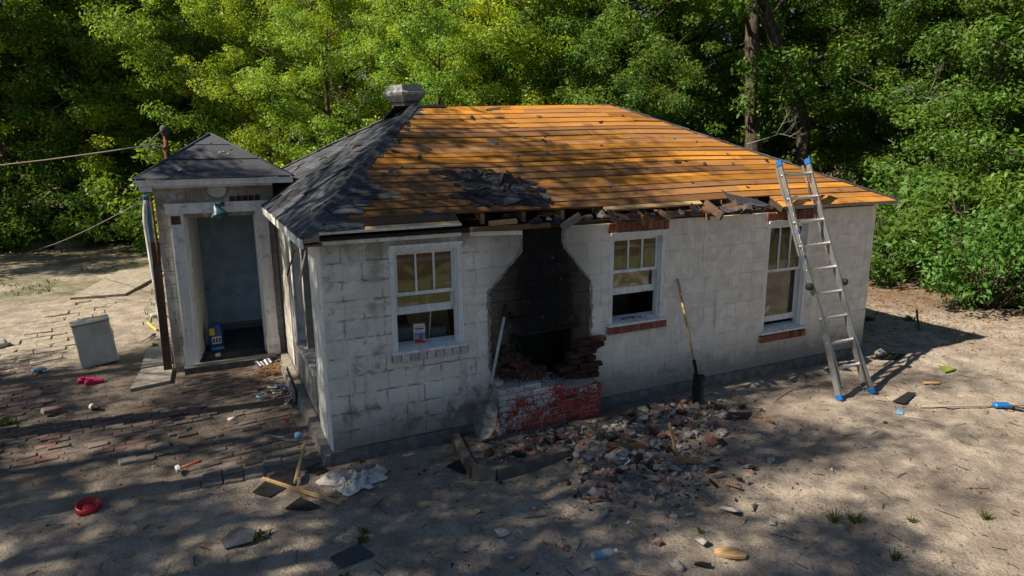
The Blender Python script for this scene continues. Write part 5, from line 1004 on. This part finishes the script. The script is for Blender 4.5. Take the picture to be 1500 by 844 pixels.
ground_flake([(1.68, -.62), (1.82, -.52), (1.98, -.62), (1.80, -.76)], 'tar', 'black felt scrap lying on the hearth slab', t=.012)
# crumpled cloth
NU, NV = 60, 44; vs = []
for j in range(NV):
    for i in range(NU):
        u, v = i/(NU-1)*2-1, j/(NV-1)*2-1
        rd = .86+.3*float(vnoise(u*2.1+9, v*2.1+4))-.12                 # ragged outline
        k_ = max(abs(u), abs(v)); ang = math.atan2(v, u); ro = .82+.22*math.sin(ang*3+.6)+.13*math.sin(ang*7+2)
        x = u*.30*(1+.15*v)*(ro if k_ > .4 else 1+(ro-1)*k_/.4); y = v*.19*(ro if k_ > .4 else 1+(ro-1)*k_/.4)
        e = min(1, (1-k_)*3.5); n1 = float(vnoise(u*4+2, v*4+7)); n2 = float(vnoise(u*9+v*3, v*8)); rdg = 1-abs(2*n1-1); rdg2 = 1-abs(2*n2-1)
        vs.append((x+.03*(n2-.5), y+.03*(n1-.5), .008+e*(.075*rdg**2.2+.035*rdg2**2)+.012*n2))
fs = [(j*NU+i, j*NU+i+1, (j+1)*NU+i+1, (j+1)*NU+i) for j in range(NV-1) for i in range(NU-1)]
m = MB(); m.add(vs, fs, 0, True); o = m.build('cloth', M['white_cloth'], None, (.09, -.55, g0(.09, -.55)), (0, 0, -.12)); tag(o, 'crumpled dirty white cloth lying on the sand below the left window', 'cloth')
# ------------------------------------------------------------------ cabinet and small finds by the path
c = tag(empty('cabinet', (-2.62, 4.92, g0(-2.62, 4.92)), None, R(9)), 'pale grey metal cabinet standing slightly tilted beside the brick path', 'cabinet'); c.rotation_euler = (R(-3), R(-5), R(10))
m = MB(); m.cbox((0, 0, .33), (.49, .36, .66), .012); m.build('case', M['cabinet_enamel'], c); m = MB(); m.cbox((0, -.01, .675), (.51, .40, .028), .008); m.build('top', M['cabinet_enamel'], c); m = MB(); m.bb((-.225, -.192, .03), (.225, -.181, .645)); m.bb((-.001, -.195, .03), (.003, -.192, .645)); m.build('front_panel', M['cabinet_enamel'], c); m = MB(); m.bb((.247, -.12, .35), (.256, -.10, .5)); m.build('handle', M['galvanized'], c)
def shoe(x, y, rz, rx, label):
    m = MB(); ring = [];  n = 12; prof = [(-.115, .030, .035), (-.10, .040, .065), (-.04, .038, .075), (.02, .042, .055), (.08, .048, .045), (.115, .038, .035), (.125, .012, .022)]
    vs = []
    for (u, w, h) in prof:
        for k in range(n): a = 2*math.pi*k/n; vs.append((u, w*math.cos(a), h*.5+h*.5*math.sin(a)))
    fs = [(i*n+k, i*n+(k+1) % n, (i+1)*n+(k+1) % n, (i+1)*n+k) for i in range(len(prof)-1) for k in range(n)]+[tuple(range(n))[::-1], tuple((len(prof)-1)*n+k for k in range(n))]
    r = tag(empty('shoe', (x, y, g0(x, y)+.012), None, rz), label, 'shoe'); r.rotation_euler = (rx, 0, rz); m.add(vs, fs, 0, True); m.build('upper', M['pink_foam'], r); m = MB(); m.lathe([(.0, .06), (.026, .074), (.034, .076)], (-.06, 0, 0), 12); m.build('opening', M['red_plastic'], r); m = MB(); m.cbox((.0, 0, .004), (.23, .075, .016), .006); m.build('sole', M['pink_foam'], r)
shoe(-2.68, 4.0, .2, 0, 'hot pink clog lying on bare soil, the one nearer the cabinet'); shoe(-2.58, 3.88, .25, .1, 'hot pink clog lying on bare soil, the one nearer the brick path')
r = tag(empty('bottle', (-2.46, 2.78, .035), None, .4), 'small dark glass bottle lying on soil beside the brick path', 'bottle'); m = MB(); m.lathe([(0, -.09), (.036, -.088), (.038, .03), (.015, .075), (.014, .1), (0, .1)], (0, 0, 0), 14, rotm(R(88), 0, R(20))); m.build('body', M['ink_black'], r); m = MB(); m.lathe([(.039, -.04), (.039, .0)], (0, 0, 0), 14, rotm(R(88), 0, R(20))); m.build('label', M['paper_white'], r)
m = MB(); m.cbox((0, 0, .02), (.17, .12, .035), .012); tag(m.build('plastic_box', M['paper_blue'], None, (-3.37, 4.77, .03), (0, 0, .5)), 'small flat pale blue box lying on the brick patch', 'box')
r = tag(empty('bowl', (-2.19, .04, g0(-2.19, .04)+.022), None, 0), 'round red plastic bowl tipped on the sand', 'bowl'); r.rotation_euler = (R(13), R(4), 0); m = MB(); m.lathe([(.0, .012), (.075, .012), (.088, .05), (.096, .052), (.105, .0), (.10, -.002), (0, -.002)], (0, 0, 0), 32); m.lathe([(.0, .018), (.04, .02), (.055, .012)], (0, 0, 0), 20); m.build('dish', M['red_plastic'], r)
m = MB(); m.cbox((0, 0, 0), (.26, .14, .09), .02, None, 0, .02); tag(m.build('block_fragment', M['plaster'], None, (-1.95, 7.6, .05), (0, 0, .3)), 'pale broken block lying on sunlit sand beyond the cabinet', 'block')
m = MB(); m.cbox((0, 0, 0), (.3, .22, .13), .04, None, 0, .03); tag(m.build('stone', M['plaster'], None, (-4.28, 6.6, .06), (0, 0, .3)), 'rounded pale stone at the edge of the paver path', 'stone')
m = MB(); m.cbox((0, 0, 0), (.5, .4, .11), .05, None, 0, .03); tag(m.build('stone', M['grey_stone'], None, (-2.0, 13.0, .09), (0, 0, .5)), 'flat brown stone lying on the far walk slab', 'stone')
link_ = tag(link('brick_fragment', CH['brick'][5], None, (-2.92, 2.86, .05), (.1, .1, .5)), 'single loose brick at the corner of the square brick patch', 'brick')
for (a, b, lab_) in (((-6.4, 19.8), (-5.0, 20.5), 'long weathered board lying on the far lawn under the trees'), ((-5.4, 19.2), (-4.6, 19.6), 'short pale board lying on the far lawn under the trees'), ((-2.6, 18.7), (-2.0, 18.9), 'pale board scrap on the far lawn close behind the porch')):
    plank((*a, .04), (*b, .04), .35, .03, 'grey_wood', lab_)
# trowel like tool lying beyond the porch slab
r = tag(empty('trowel', (-2.0, 5.95, .03), None, 1.2), 'small trowel with pale blue handle lying beside the porch', 'trowel'); m = MB(); m.tube([(0, 0, .01), (.12, 0, .012)], .016, 8); m.build('handle', M['teal_enamel'], r); m = MB(); m.tube([(-.3, .02, .01), (0, 0, .012)], .006, 6); m.build('shaft', M['tool_steel'], r); m = MB(); m.cbox((.15, 0, .015), (.08, .07, .04), .015); m.build('knob', M['black_rubber'], r)
# claw hammer
r = tag(empty('hammer', (-1.42, .50, .035), None, R(10)), 'small hammer with orange handle lying on the grey pavers', 'hammer'); m = MB(); m.tube([(-.02, 0, 0), (.06, .01, .005), (.17, .0, .02)], [.014, .012, .016], 8); m.build('handle', M['orange_plastic'], r); m = MB(); m.cbox((-.05, 0, .0), (.05, .11, .045), .012); m.build('head', M['paper_white'], r); m = MB(); m.tube([(-.06, -.05, .0), (-.065, -.09, -.01)], [.016, .006], 6); m.build('claw', M['tool_steel'], r)
m = MB(); m.lathe([(0, -.045), (.024, -.043), (.024, .043), (0, .045)], (0, 0, 0), 14, rotm(0, R(90), .3)); tag(m.build('plastic_tube', M['paper_white'], None, (-.91, 1.56, .045)), 'short white plastic tube lying on the landing', 'tube')
# pry tool at the corner
r = tag(empty('pry_bar', (-.4, .75, .05), None, 0), 'pale blue pry tool lying on the ground by the house corner', 'tool'); m = MB(); m.tube([(-.20, .15, .0), (-.05, -.02, .01), (.08, -.13, .05)], [.010, .012, .014], 8); m.build('bar', M['teal_enamel'], r); m = MB(); m.lathe([(0, .04), (.035, .03), (.045, 0), (.035, -.03), (0, -.04)], (.12, -.17, .06), 12); m.build('knob', M['paper_blue'], r)
# papers by the side wall
random.seed(14)
cols = [('paper_white', 'crumpled white printed paper'), ('paper_blue', 'pale blue printed paper'), ('red_ink', 'red and white paper strip')]
for i, (x, y, w, h, a, k) in enumerate(((-.52, 2.25, .14, .07, .4, 1), (-.36, 2.5, .13, .05, -.6, 0), (-.30, 2.35, .2, .035, .2, 0), (-.28, 2.55, .12, .05, -.8, 1), (-.22, 2.42, .09, .06, .3, 1), (-.33, 2.22, .12, .045, -.5, 0), (-.28, 1.98, .22, .03, .1, 2), (-.22, 1.9, .11, .05, .8, 0), (-.26, 1.78, .12, .04, 1.1, 0), (-.20, 2.1, .10, .03, 1.0, 2))):
    m = MB(); m.plate([(-w/2, -h/2, 0), (w/2, -h/2, U(0, .015)), (w/2*.8, h/2, U(0, .02)), (-w/2, h/2*.8, U(0, .01))], .003); m.plate([(-w/3, -h/6, .012), (w/3, -h/6, .016), (w/3, h/6, .018), (-w/3, h/6, .015)], .002, (0, 0, 1), 1)
    tag(m.build('paper_scrap', [M[cols[k][0]], M['ink_black' if k != 2 else 'paper_white']], None, (x, y, .028+.006*i*.5), (U(-.1, .1), U(-.1, .1), a)), cols[k][1]+' strewn on the landing by the side wall', 'paper', 'papers strewn by the side wall')
m = MB(); m.cbox((0, 0, .01), (.05, .07, .035), .012); tag(m.build('cup', M['red_ink'], None, (-.33, 1.25, .03), (0, 0, .4)), 'small red and white cup crushed on the landing', 'cup')
# striped cloth
m = MB()
for i in range(9): x0 = -.13+i*.029; m.add([(x0, -.1+.008*i, .02+.012*math.sin(i)), (x0+.029, -.1+.008*(i+1), .02+.012*math.sin(i+1)), (x0+.045, .1, .05+.014*math.sin(i+2)), (x0+.016, .1, .05+.014*math.sin(i+1))], [(0, 1, 2, 3)], i % 2)
tag(m.build('striped_cloth', [M['navy_cloth'], M['white_cloth']], None, (-.37, 3.52, .035), (0, 0, .3)), 'dark blue and white striped cloth below the porch step', 'cloth')
random.seed(15); m = MB()
for i in range(240): x, y = random.gauss(-.3, .12), random.gauss(3.35, .16); a = U(0, 6.28); l = U(.02, .07); c_ = Vector((x, y, .03+U(0, .02))); d = Vector((math.cos(a), math.sin(a), U(-.1, .3)))*l; s_ = Vector((-d.y, d.x, 0)).normalized()*.006; m.add([c_-d-s_, c_+d-s_, c_+d+s_, c_-d+s_], [(0, 1, 2, 3)], i % 2)
tag(m.build('wood_shavings', [M['old_wood'], M['stick_wood']]), 'brown splinters and shavings in the corner before the step', 'debris', None, 'stuff')
# bag inside the doorway
r = tag(empty('bag', (-.98, 4.32, .13), None, .15), 'upright blue plastic bag with yellow and white print standing inside the doorway', 'bag'); m = MB(); vs = []; n = 16; prof = [(.0, .10, .06), (.02, .115, .075), (.15, .12, .085), (.30, .115, .075), (.38, .10, .055), (.43, .085, .03)]
for (z, a, b) in prof:
    for k in range(n): t_ = 2*math.pi*k/n; q = 1/max(abs(math.cos(t_))**1.0, abs(math.sin(t_)))**.35; vs.append((a*math.cos(t_)*q*.95, b*math.sin(t_)*q, z+.004*math.sin(k*2.1+z*30)))
fs = [(i*n+k, i*n+(k+1) % n, (i+1)*n+(k+1) % n, (i+1)*n+k) for i in range(len(prof)-1) for k in range(n)]+[tuple(range(n))[::-1], tuple((len(prof)-1)*n+k for k in range(n))]
m.add(vs, fs, 0, True); m.build('sack', M['bag_blue'], r); m = MB(); m.plate([(-.105, -.088, .27), (-.02, -.094, .27), (-.03, -.082, .38), (-.095, -.072, .37)], .004, (0, -1, 0)); m.build('yellow_print', M['yellow_ink'], r)
m = MB(); m.plate([(-.07, -.098, .13), (.06, -.098, .13), (.06, -.094, .24), (-.07, -.094, .24)], .003, (0, -1, 0)); 
for q in (-.045, -.005, .035): m.plate([(q-.012, -.102, .15), (q+.012, -.102, .15), (q+.012, -.099, .22), (q-.012, -.099, .22)], .002, (0, -1, 0), 1)
m.build('white_print', [M['paper_white'], M['ink_black']], r); m = MB(); m.plate([(-.09, -.091, .03), (.09, -.091, .03), (.09, -.098, .075), (-.09, -.098, .075)], .003, (0, -1, 0)); m.build('pale_band', M['paper_blue'], r)
m = MB(); m.cbox((0, 0, .03), (.07, .05, .05), .006); tag(m.build('carton', M['paper_white'], None, (-.98, 3.95, .13), (0, 0, .2)), 'tiny white carton on the porch floor beside the bag', 'carton')
# carton on the left window sill: flat print
r = tag(empty('food_carton', (.99, .09, 1.128), None, R(-8)), 'small printed food carton standing in the raised left window', 'carton'); m = MB(); m.bb((-.06, -.02, 0), (.06, .02, .215)); m.build('box', M['paper_white'], r)
m = MB(); m.bb((-.058, -.0225, .045), (.058, -.0205, .125)); m.build('blue_print', M['paper_blue'], r); m = MB(); m.add([(-.059, -.0235, .005), (.059, -.0235, .005), (.059, -.0235, .035), (.0, -.0235, .048), (-.059, -.0235, .06)], [(0, 1, 2, 3, 4)]); m.build('red_band', M['red_ink'], r)
m = MB(); m.lathe([(0, 0), (.018, 0)], (.012, -.0237, .092), 14, rotm(R(90))); m.add([(-.012, -.0237, .045), (.038, -.0237, .045), (.028, -.0237, .078), (-.004, -.0237, .078)], [(0, 1, 2, 3)]); m.build('figure_print', M['brown_ink'], r)
m = MB()
for i, (a, b, z) in enumerate(((-.045, .045, .185), (-.05, .05, .158), (-.03, .03, .138))): m.bb((a, -.0225, z), (b, -.0205, z+(.016 if i == 1 else .008)), 0 if i == 1 else 1)
m.build('lettering', [M['red_ink'], M['paper_blue']], r)
# clear bottle, curved wood, right hand tool, blue packet
r = tag(empty('water_bottle', (1.60, -2.61, g0(1.6, -2.61)+.033), None, R(-6)), 'clear plastic water bottle with blue label lying on the sand', 'bottle'); q = rotm(0, R(90), 0); m = MB(); m.lathe([(0, -.105), (.028, -.105), (.033, -.095), (.031, -.05), (.033, -.045), (.033, .045), (.03, .06), (.013, .095), (.013, .105)], (0, 0, 0), 18, q); m.build('body', M['clear_plastic'], r); m = MB(); m.lathe([(.0338, -.085), (.0338, -.02)], (0, 0, 0), 18, q); m.build('label', M['paper_blue'], r); m = MB(); m.lathe([(.0, .122), (.015, .122), (.015, .1), (0, .1)], (0, 0, 0), 12, q); m.build('cap', M['paper_white'], r)
m = MB(); vs = []
for i in range(9):
    f = i/8; w = .055*math.sin(math.pi*(.12+.8*f))+.01
    for k in (-1, 0, 1): vs.append((-.12+.24*f, k*w*1.1, .022+.022*f-.014*abs(k)+.01*math.sin(math.pi*f)))
fs = [(i*3+k, i*3+k+1, (i+1)*3+k+1, (i+1)*3+k) for i in range(8) for k in range(2)]; m.add(vs+[(x, y, z-.014) for x, y, z in vs], fs+[tuple(27+q_ for q_ in f[::-1]) for f in fs], 0, True); tag(m.build('wood_offcut', M['stick_wood'], None, (2.53, -3.02, g0(2.53, -3.02)), (0, 0, -.9)), 'curved orange wood offcut lying on the sand', 'wood')
r = tag(empty('pole_pruner', (7.4, -2.1, g0(7.4, -2.1)+.03), None, 0), 'long pole pruner with blue grip lying on the sand', 'pruner'); m = MB(); m.tube([(-.62, .29, .0), (.2, -.1, .01), (1.6, -.78, .01)], .014, 8); m.build('pole', M['grey_wood'], r); m = MB(); m.cbox((.22, -.16, .03), (.2, .09, .06), .02, rotm(0, 0, -.46)); m.build('grip', M['blue_plastic'], r); m = MB(); m.tube([(.25, -.2, .02), (.36, -.42, .0)], .014, 6); m.tube([(.28, -.16, .03), (.42, -.36, .01)], .010, 6); m.tube([(.16, -.2, .03), (.2, -.27, .03), (.28, -.27, .03)], .007, 6); m.build('jaw', M['black_rubber'], r)
m = MB(); m.cbox((0, 0, .012), (.13, .08, .02), .006, None, 0, .006); tag(m.build('packet', M['paper_blue'], None, (6.39, -1.80, g0(6.39, -1.8)), (0, 0, .5)), 'small bright blue packet lying on sand beyond the ladder feet', 'packet')
m = MB(); m.cbox((0, 0, .012), (.08, .05, .02), .006, None, 0, .006); tag(m.build('packet', M['paper_blue'], None, (2.62, -1.42, g0(2.62, -1.42)+.05), (0, .3, .5)), 'torn blue wrapper on top of the rubble heap', 'packet')
ground_flake([(8.25, -1.2), (8.4, -1.02), (8.56, -1.05), (8.5, -1.2)], 'green_leafpile', 'yellow green frond lying on sunlit sand past the ladder', 'frond', 'frond', .02); ground_flake([(7.6, -1.3), (7.68, -1.26), (7.85, -1.36), (7.8, -1.4)], 'stick_wood', 'dry brown curled leaf on sand past the ladder', 'leaf', 'leaf', .01)
plank((10.05, .35, -.02), (10.02, .42, .36), .03, .025, 'bark', 'short dark stake stuck in the ground at the shadow edge', 'stake', 'stake')
m = MB(); m.cbox((0, 0, 0), (.16, .14, .14), .04, None, 0, .02); tag(m.build('stone', M['grey_stone'], None, (8.15, -.28, .05)), 'dark stone at the foot of the right house corner', 'stone')
# ------------------------------------------------------------------ cables
def sag(a, b, d, n=16): a, b = Vector(a), Vector(b); return [a.lerp(b, i/n)-Vector((0, 0, d*math.sin(math.pi*i/n))) for i in range(n+1)]
tag(MB().tube(sag((-1.45, 5.05, 3.28), (-16, 22, 5.0), 1.2), .010, 6).build('service_cable', M['cable']), 'sagging overhead service cable running from the rusty mast to the wood', 'cable')
tag(MB().tube(sag((-1.60, 4.2, 2.55), (-6.2, 18.5, .02), .12), .008, 6).build('stay_wire', M['cable']), 'thin stay wire running from the porch corner down to the lawn', 'wire')
# ------------------------------------------------------------------ weeds and litter
def tuft_mesh(seed, n, h, sp, mat='grass', wd=.007):
    rng = np.random.default_rng(seed); m = MB()
    for i in range(n):
        a = rng.random()*6.28; q = sp*rng.random()*.5; b = Vector((q*math.cos(a), q*math.sin(a), -.005)); l = h*(.5+.7*rng.random()); o = Vector((math.cos(a), math.sin(a), 0))*l*(.3+.7*rng.random()); s = Vector((-math.sin(a), math.cos(a), 0))*wd; p1 = b+o*.45+Vector((0, 0, l*.65)); p2 = b+o+Vector((0, 0, l*(.5+.3*rng.random()))); m.add([b-s, b+s, p1+s*.8, p1-s*.8, p2], [(0, 1, 2, 3), (3, 2, 4)])
    return m.mesh('tuft', M[mat])
TM = [tuft_mesh(1, 46, .16, .12), tuft_mesh(2, 24, .10, .08), tuft_mesh(3, 16, .08, .1, 'grass', .016)]
for i, (x, y, k, s, la) in enumerate(((3.68, -3.05, 0, .9, 'spiky green grass tuft, fuller of the pair on the sand'), (3.84, -3.13, 0, 1.0, 'spiky green grass tuft, wider of the pair on the sand'), (4.26, -3.36, 1, .9, 'small grass tuft on sand right of the paired tufts'), (3.66, -3.63, 1, 1.2, 'bright small weed on sand below the paired grass tufts'), (4.86, -3.62, 1, 1.1, 'thin grass tuft near the bottom corner of the sunlit sand'), (-.06, -1.5, 2, 1.0, 'low weed on the yard between track and shingle pieces'), (-.02, -1.38, 2, .8, 'low brown green weed beside the yard track'),
        (-.81, -1.10, 2, 1.3, 'leafy weed growing beside the lone shingle piece'), (4.55, -.72, 2, 1.3, 'pale leafed weed growing at the foot of the white wall'), (.25, -.12, 2, .9, 'weed growing against the plinth below left window'), (5.9, -1.95, 1, .7, 'tiny grass tuft near the blue packet'), (2.52, -2.68, 1, .9, 'grass blades growing behind the jagged mortar lump'), (-3.35, 2.75, 2, 2.0, 'weed growing between brick path and brick patch'), (-1.9, 5.4, 2, 1.4, 'weed beside the trowel near the porch'), (9.3, 1.6, 1, 2.2, 'fern like weed growing beyond the house end'), (9.9, 1.2, 2, 2.0, 'leafy seedling beyond the house end'), (7.6, -2.75, 2, 1.2, 'weed beside the pole pruner'), (-.3, -1.95, 2, .9, 'weed at the bottom edge of the shaded yard'), (10.6, .9, 2, 2.4, 'low weed at the foot of the glossy shrub'), (1.36, -1.17, 2, .6, 'tiny green weed at the corner of the hearth kerb'))):
    o = link('weed', TM[k], None, (x, y, g0(x, y)), (0, 0, i*1.3), (s*.75, s*.75, s*.75)); tag(o, la, 'weed', 'weeds on the sandy yard')
rng = np.random.default_rng(12)
def litter(n, fx, size, mat, name, label):
    P = np.array([fx() for _ in range(n)]); Z = gh(P[:, 0], P[:, 1])+.006; C = np.column_stack([P, Z]); N = rvec(n, rng)*.55; N[:, 2] = 1; N /= np.linalg.norm(N, axis=1, keepdims=True); A = np.cross(N, rvec(n, rng)); A /= np.linalg.norm(A, axis=1, keepdims=True); B = np.cross(N, A); s = size*(.4+rng.random((n, 1))); tag(link(name, leaf_mesh(name, C, A*s, B*s*.4, M[mat])), label, 'litter', None, 'stuff')
def fx1():
    while True:
        u = rng.random()
        if u < .45: x, y = rng.uniform(8.3, 15), rng.uniform(-1, 8)
        elif u < .8: x, y = rng.uniform(3, 10), rng.uniform(-4.5, -.2)
        elif u < .9: x, y = rng.uniform(-8, 0), rng.uniform(6, 22)
        else: x, y = rng.uniform(-4, 4), rng.uniform(-4, 0)
        if not (-.2 < x < 8.2 and y > -.1) and (u < .45 or float(vnoise(x*1.3+40, y*1.3)) > .45+.3*rng.random()): return x, y
litter(8000, fx1, .017, 'dead_leaf', 'leaf_litter', 'dry brown fallen leaves scattered over the ground')
litter(2600, lambda: (rng.normal(11.5, 1.6), rng.normal(2.2, 2.0)), .04, 'dead_leaf', 'leaf_litter', 'thick dry leaf litter under the shrubs past the house')
m = MB()
for i in range(800):
    x, y = (U(-3.5, 9), U(-4.6, -.4)) if random.random() < .8 else (U(-7, -1.7), U(5.5, 18)); a = U(0, 6.28); l = .02+.10*random.random()**3; d = Vector((math.cos(a), math.sin(a), 0))*l; c = Vector((x, y, g0(x, y)+.006)); m.tube([c-d, c+d*.2+Vector((U(-.01, .01), U(-.01, .01), .004)), c+d], U(.0015, .004), 4)
tag(m.build('twigs', M['bark']), 'small dark twigs scattered over the sandy yard', 'twigs', None, 'stuff')
m = MB()
for i in range(2600): x, y = U(-4, 9), U(-4.8, 0); grit(m, x, y, g0(x, y)+.002, .003+.009*random.random()**3, random.choices((0, 2, 1), (5, 4, 1))[0])
for i in range(3800):
    x, y = U(-4, -.1), U(-.2, 6); grit(m, x, y, g0(x, y)+.004, .004+.018*random.random()**3, random.choices((0, 2, 1), (4, 6, 2))[0])
tag(m.build('pebbles', [M['mortar'], M['red_brick'], M['char'], M['plaster']]), 'small pebbles and crumbs scattered over the sandy yard', 'pebbles', None, 'stuff')
rng = np.random.default_rng(19); n = 5200; X = rng.uniform(-9, -1.8, n); Y = rng.uniform(7, 21, n); keep = (vnoise(X*.8, Y*.5) > .52) & ~((X > -4.3) & (X < -2.2) & (Y < 14)); X, Y = X[keep], Y[keep]; n = len(X); C = np.column_stack([X, Y, gh(X, Y)+.03]); N = rvec(n, rng); N[:, 2] *= .2; A = np.tile([0, 0, .05], (n, 1))+rng.normal(0, .02, (n, 3)); B = np.cross(A, N)*.2
tag(link('lawn_grass', leaf_mesh('lawn_grass', C, A, B, M['grass'])), 'thin patchy grass on the far lawn beside the cottage', 'grass', None, 'stuff')
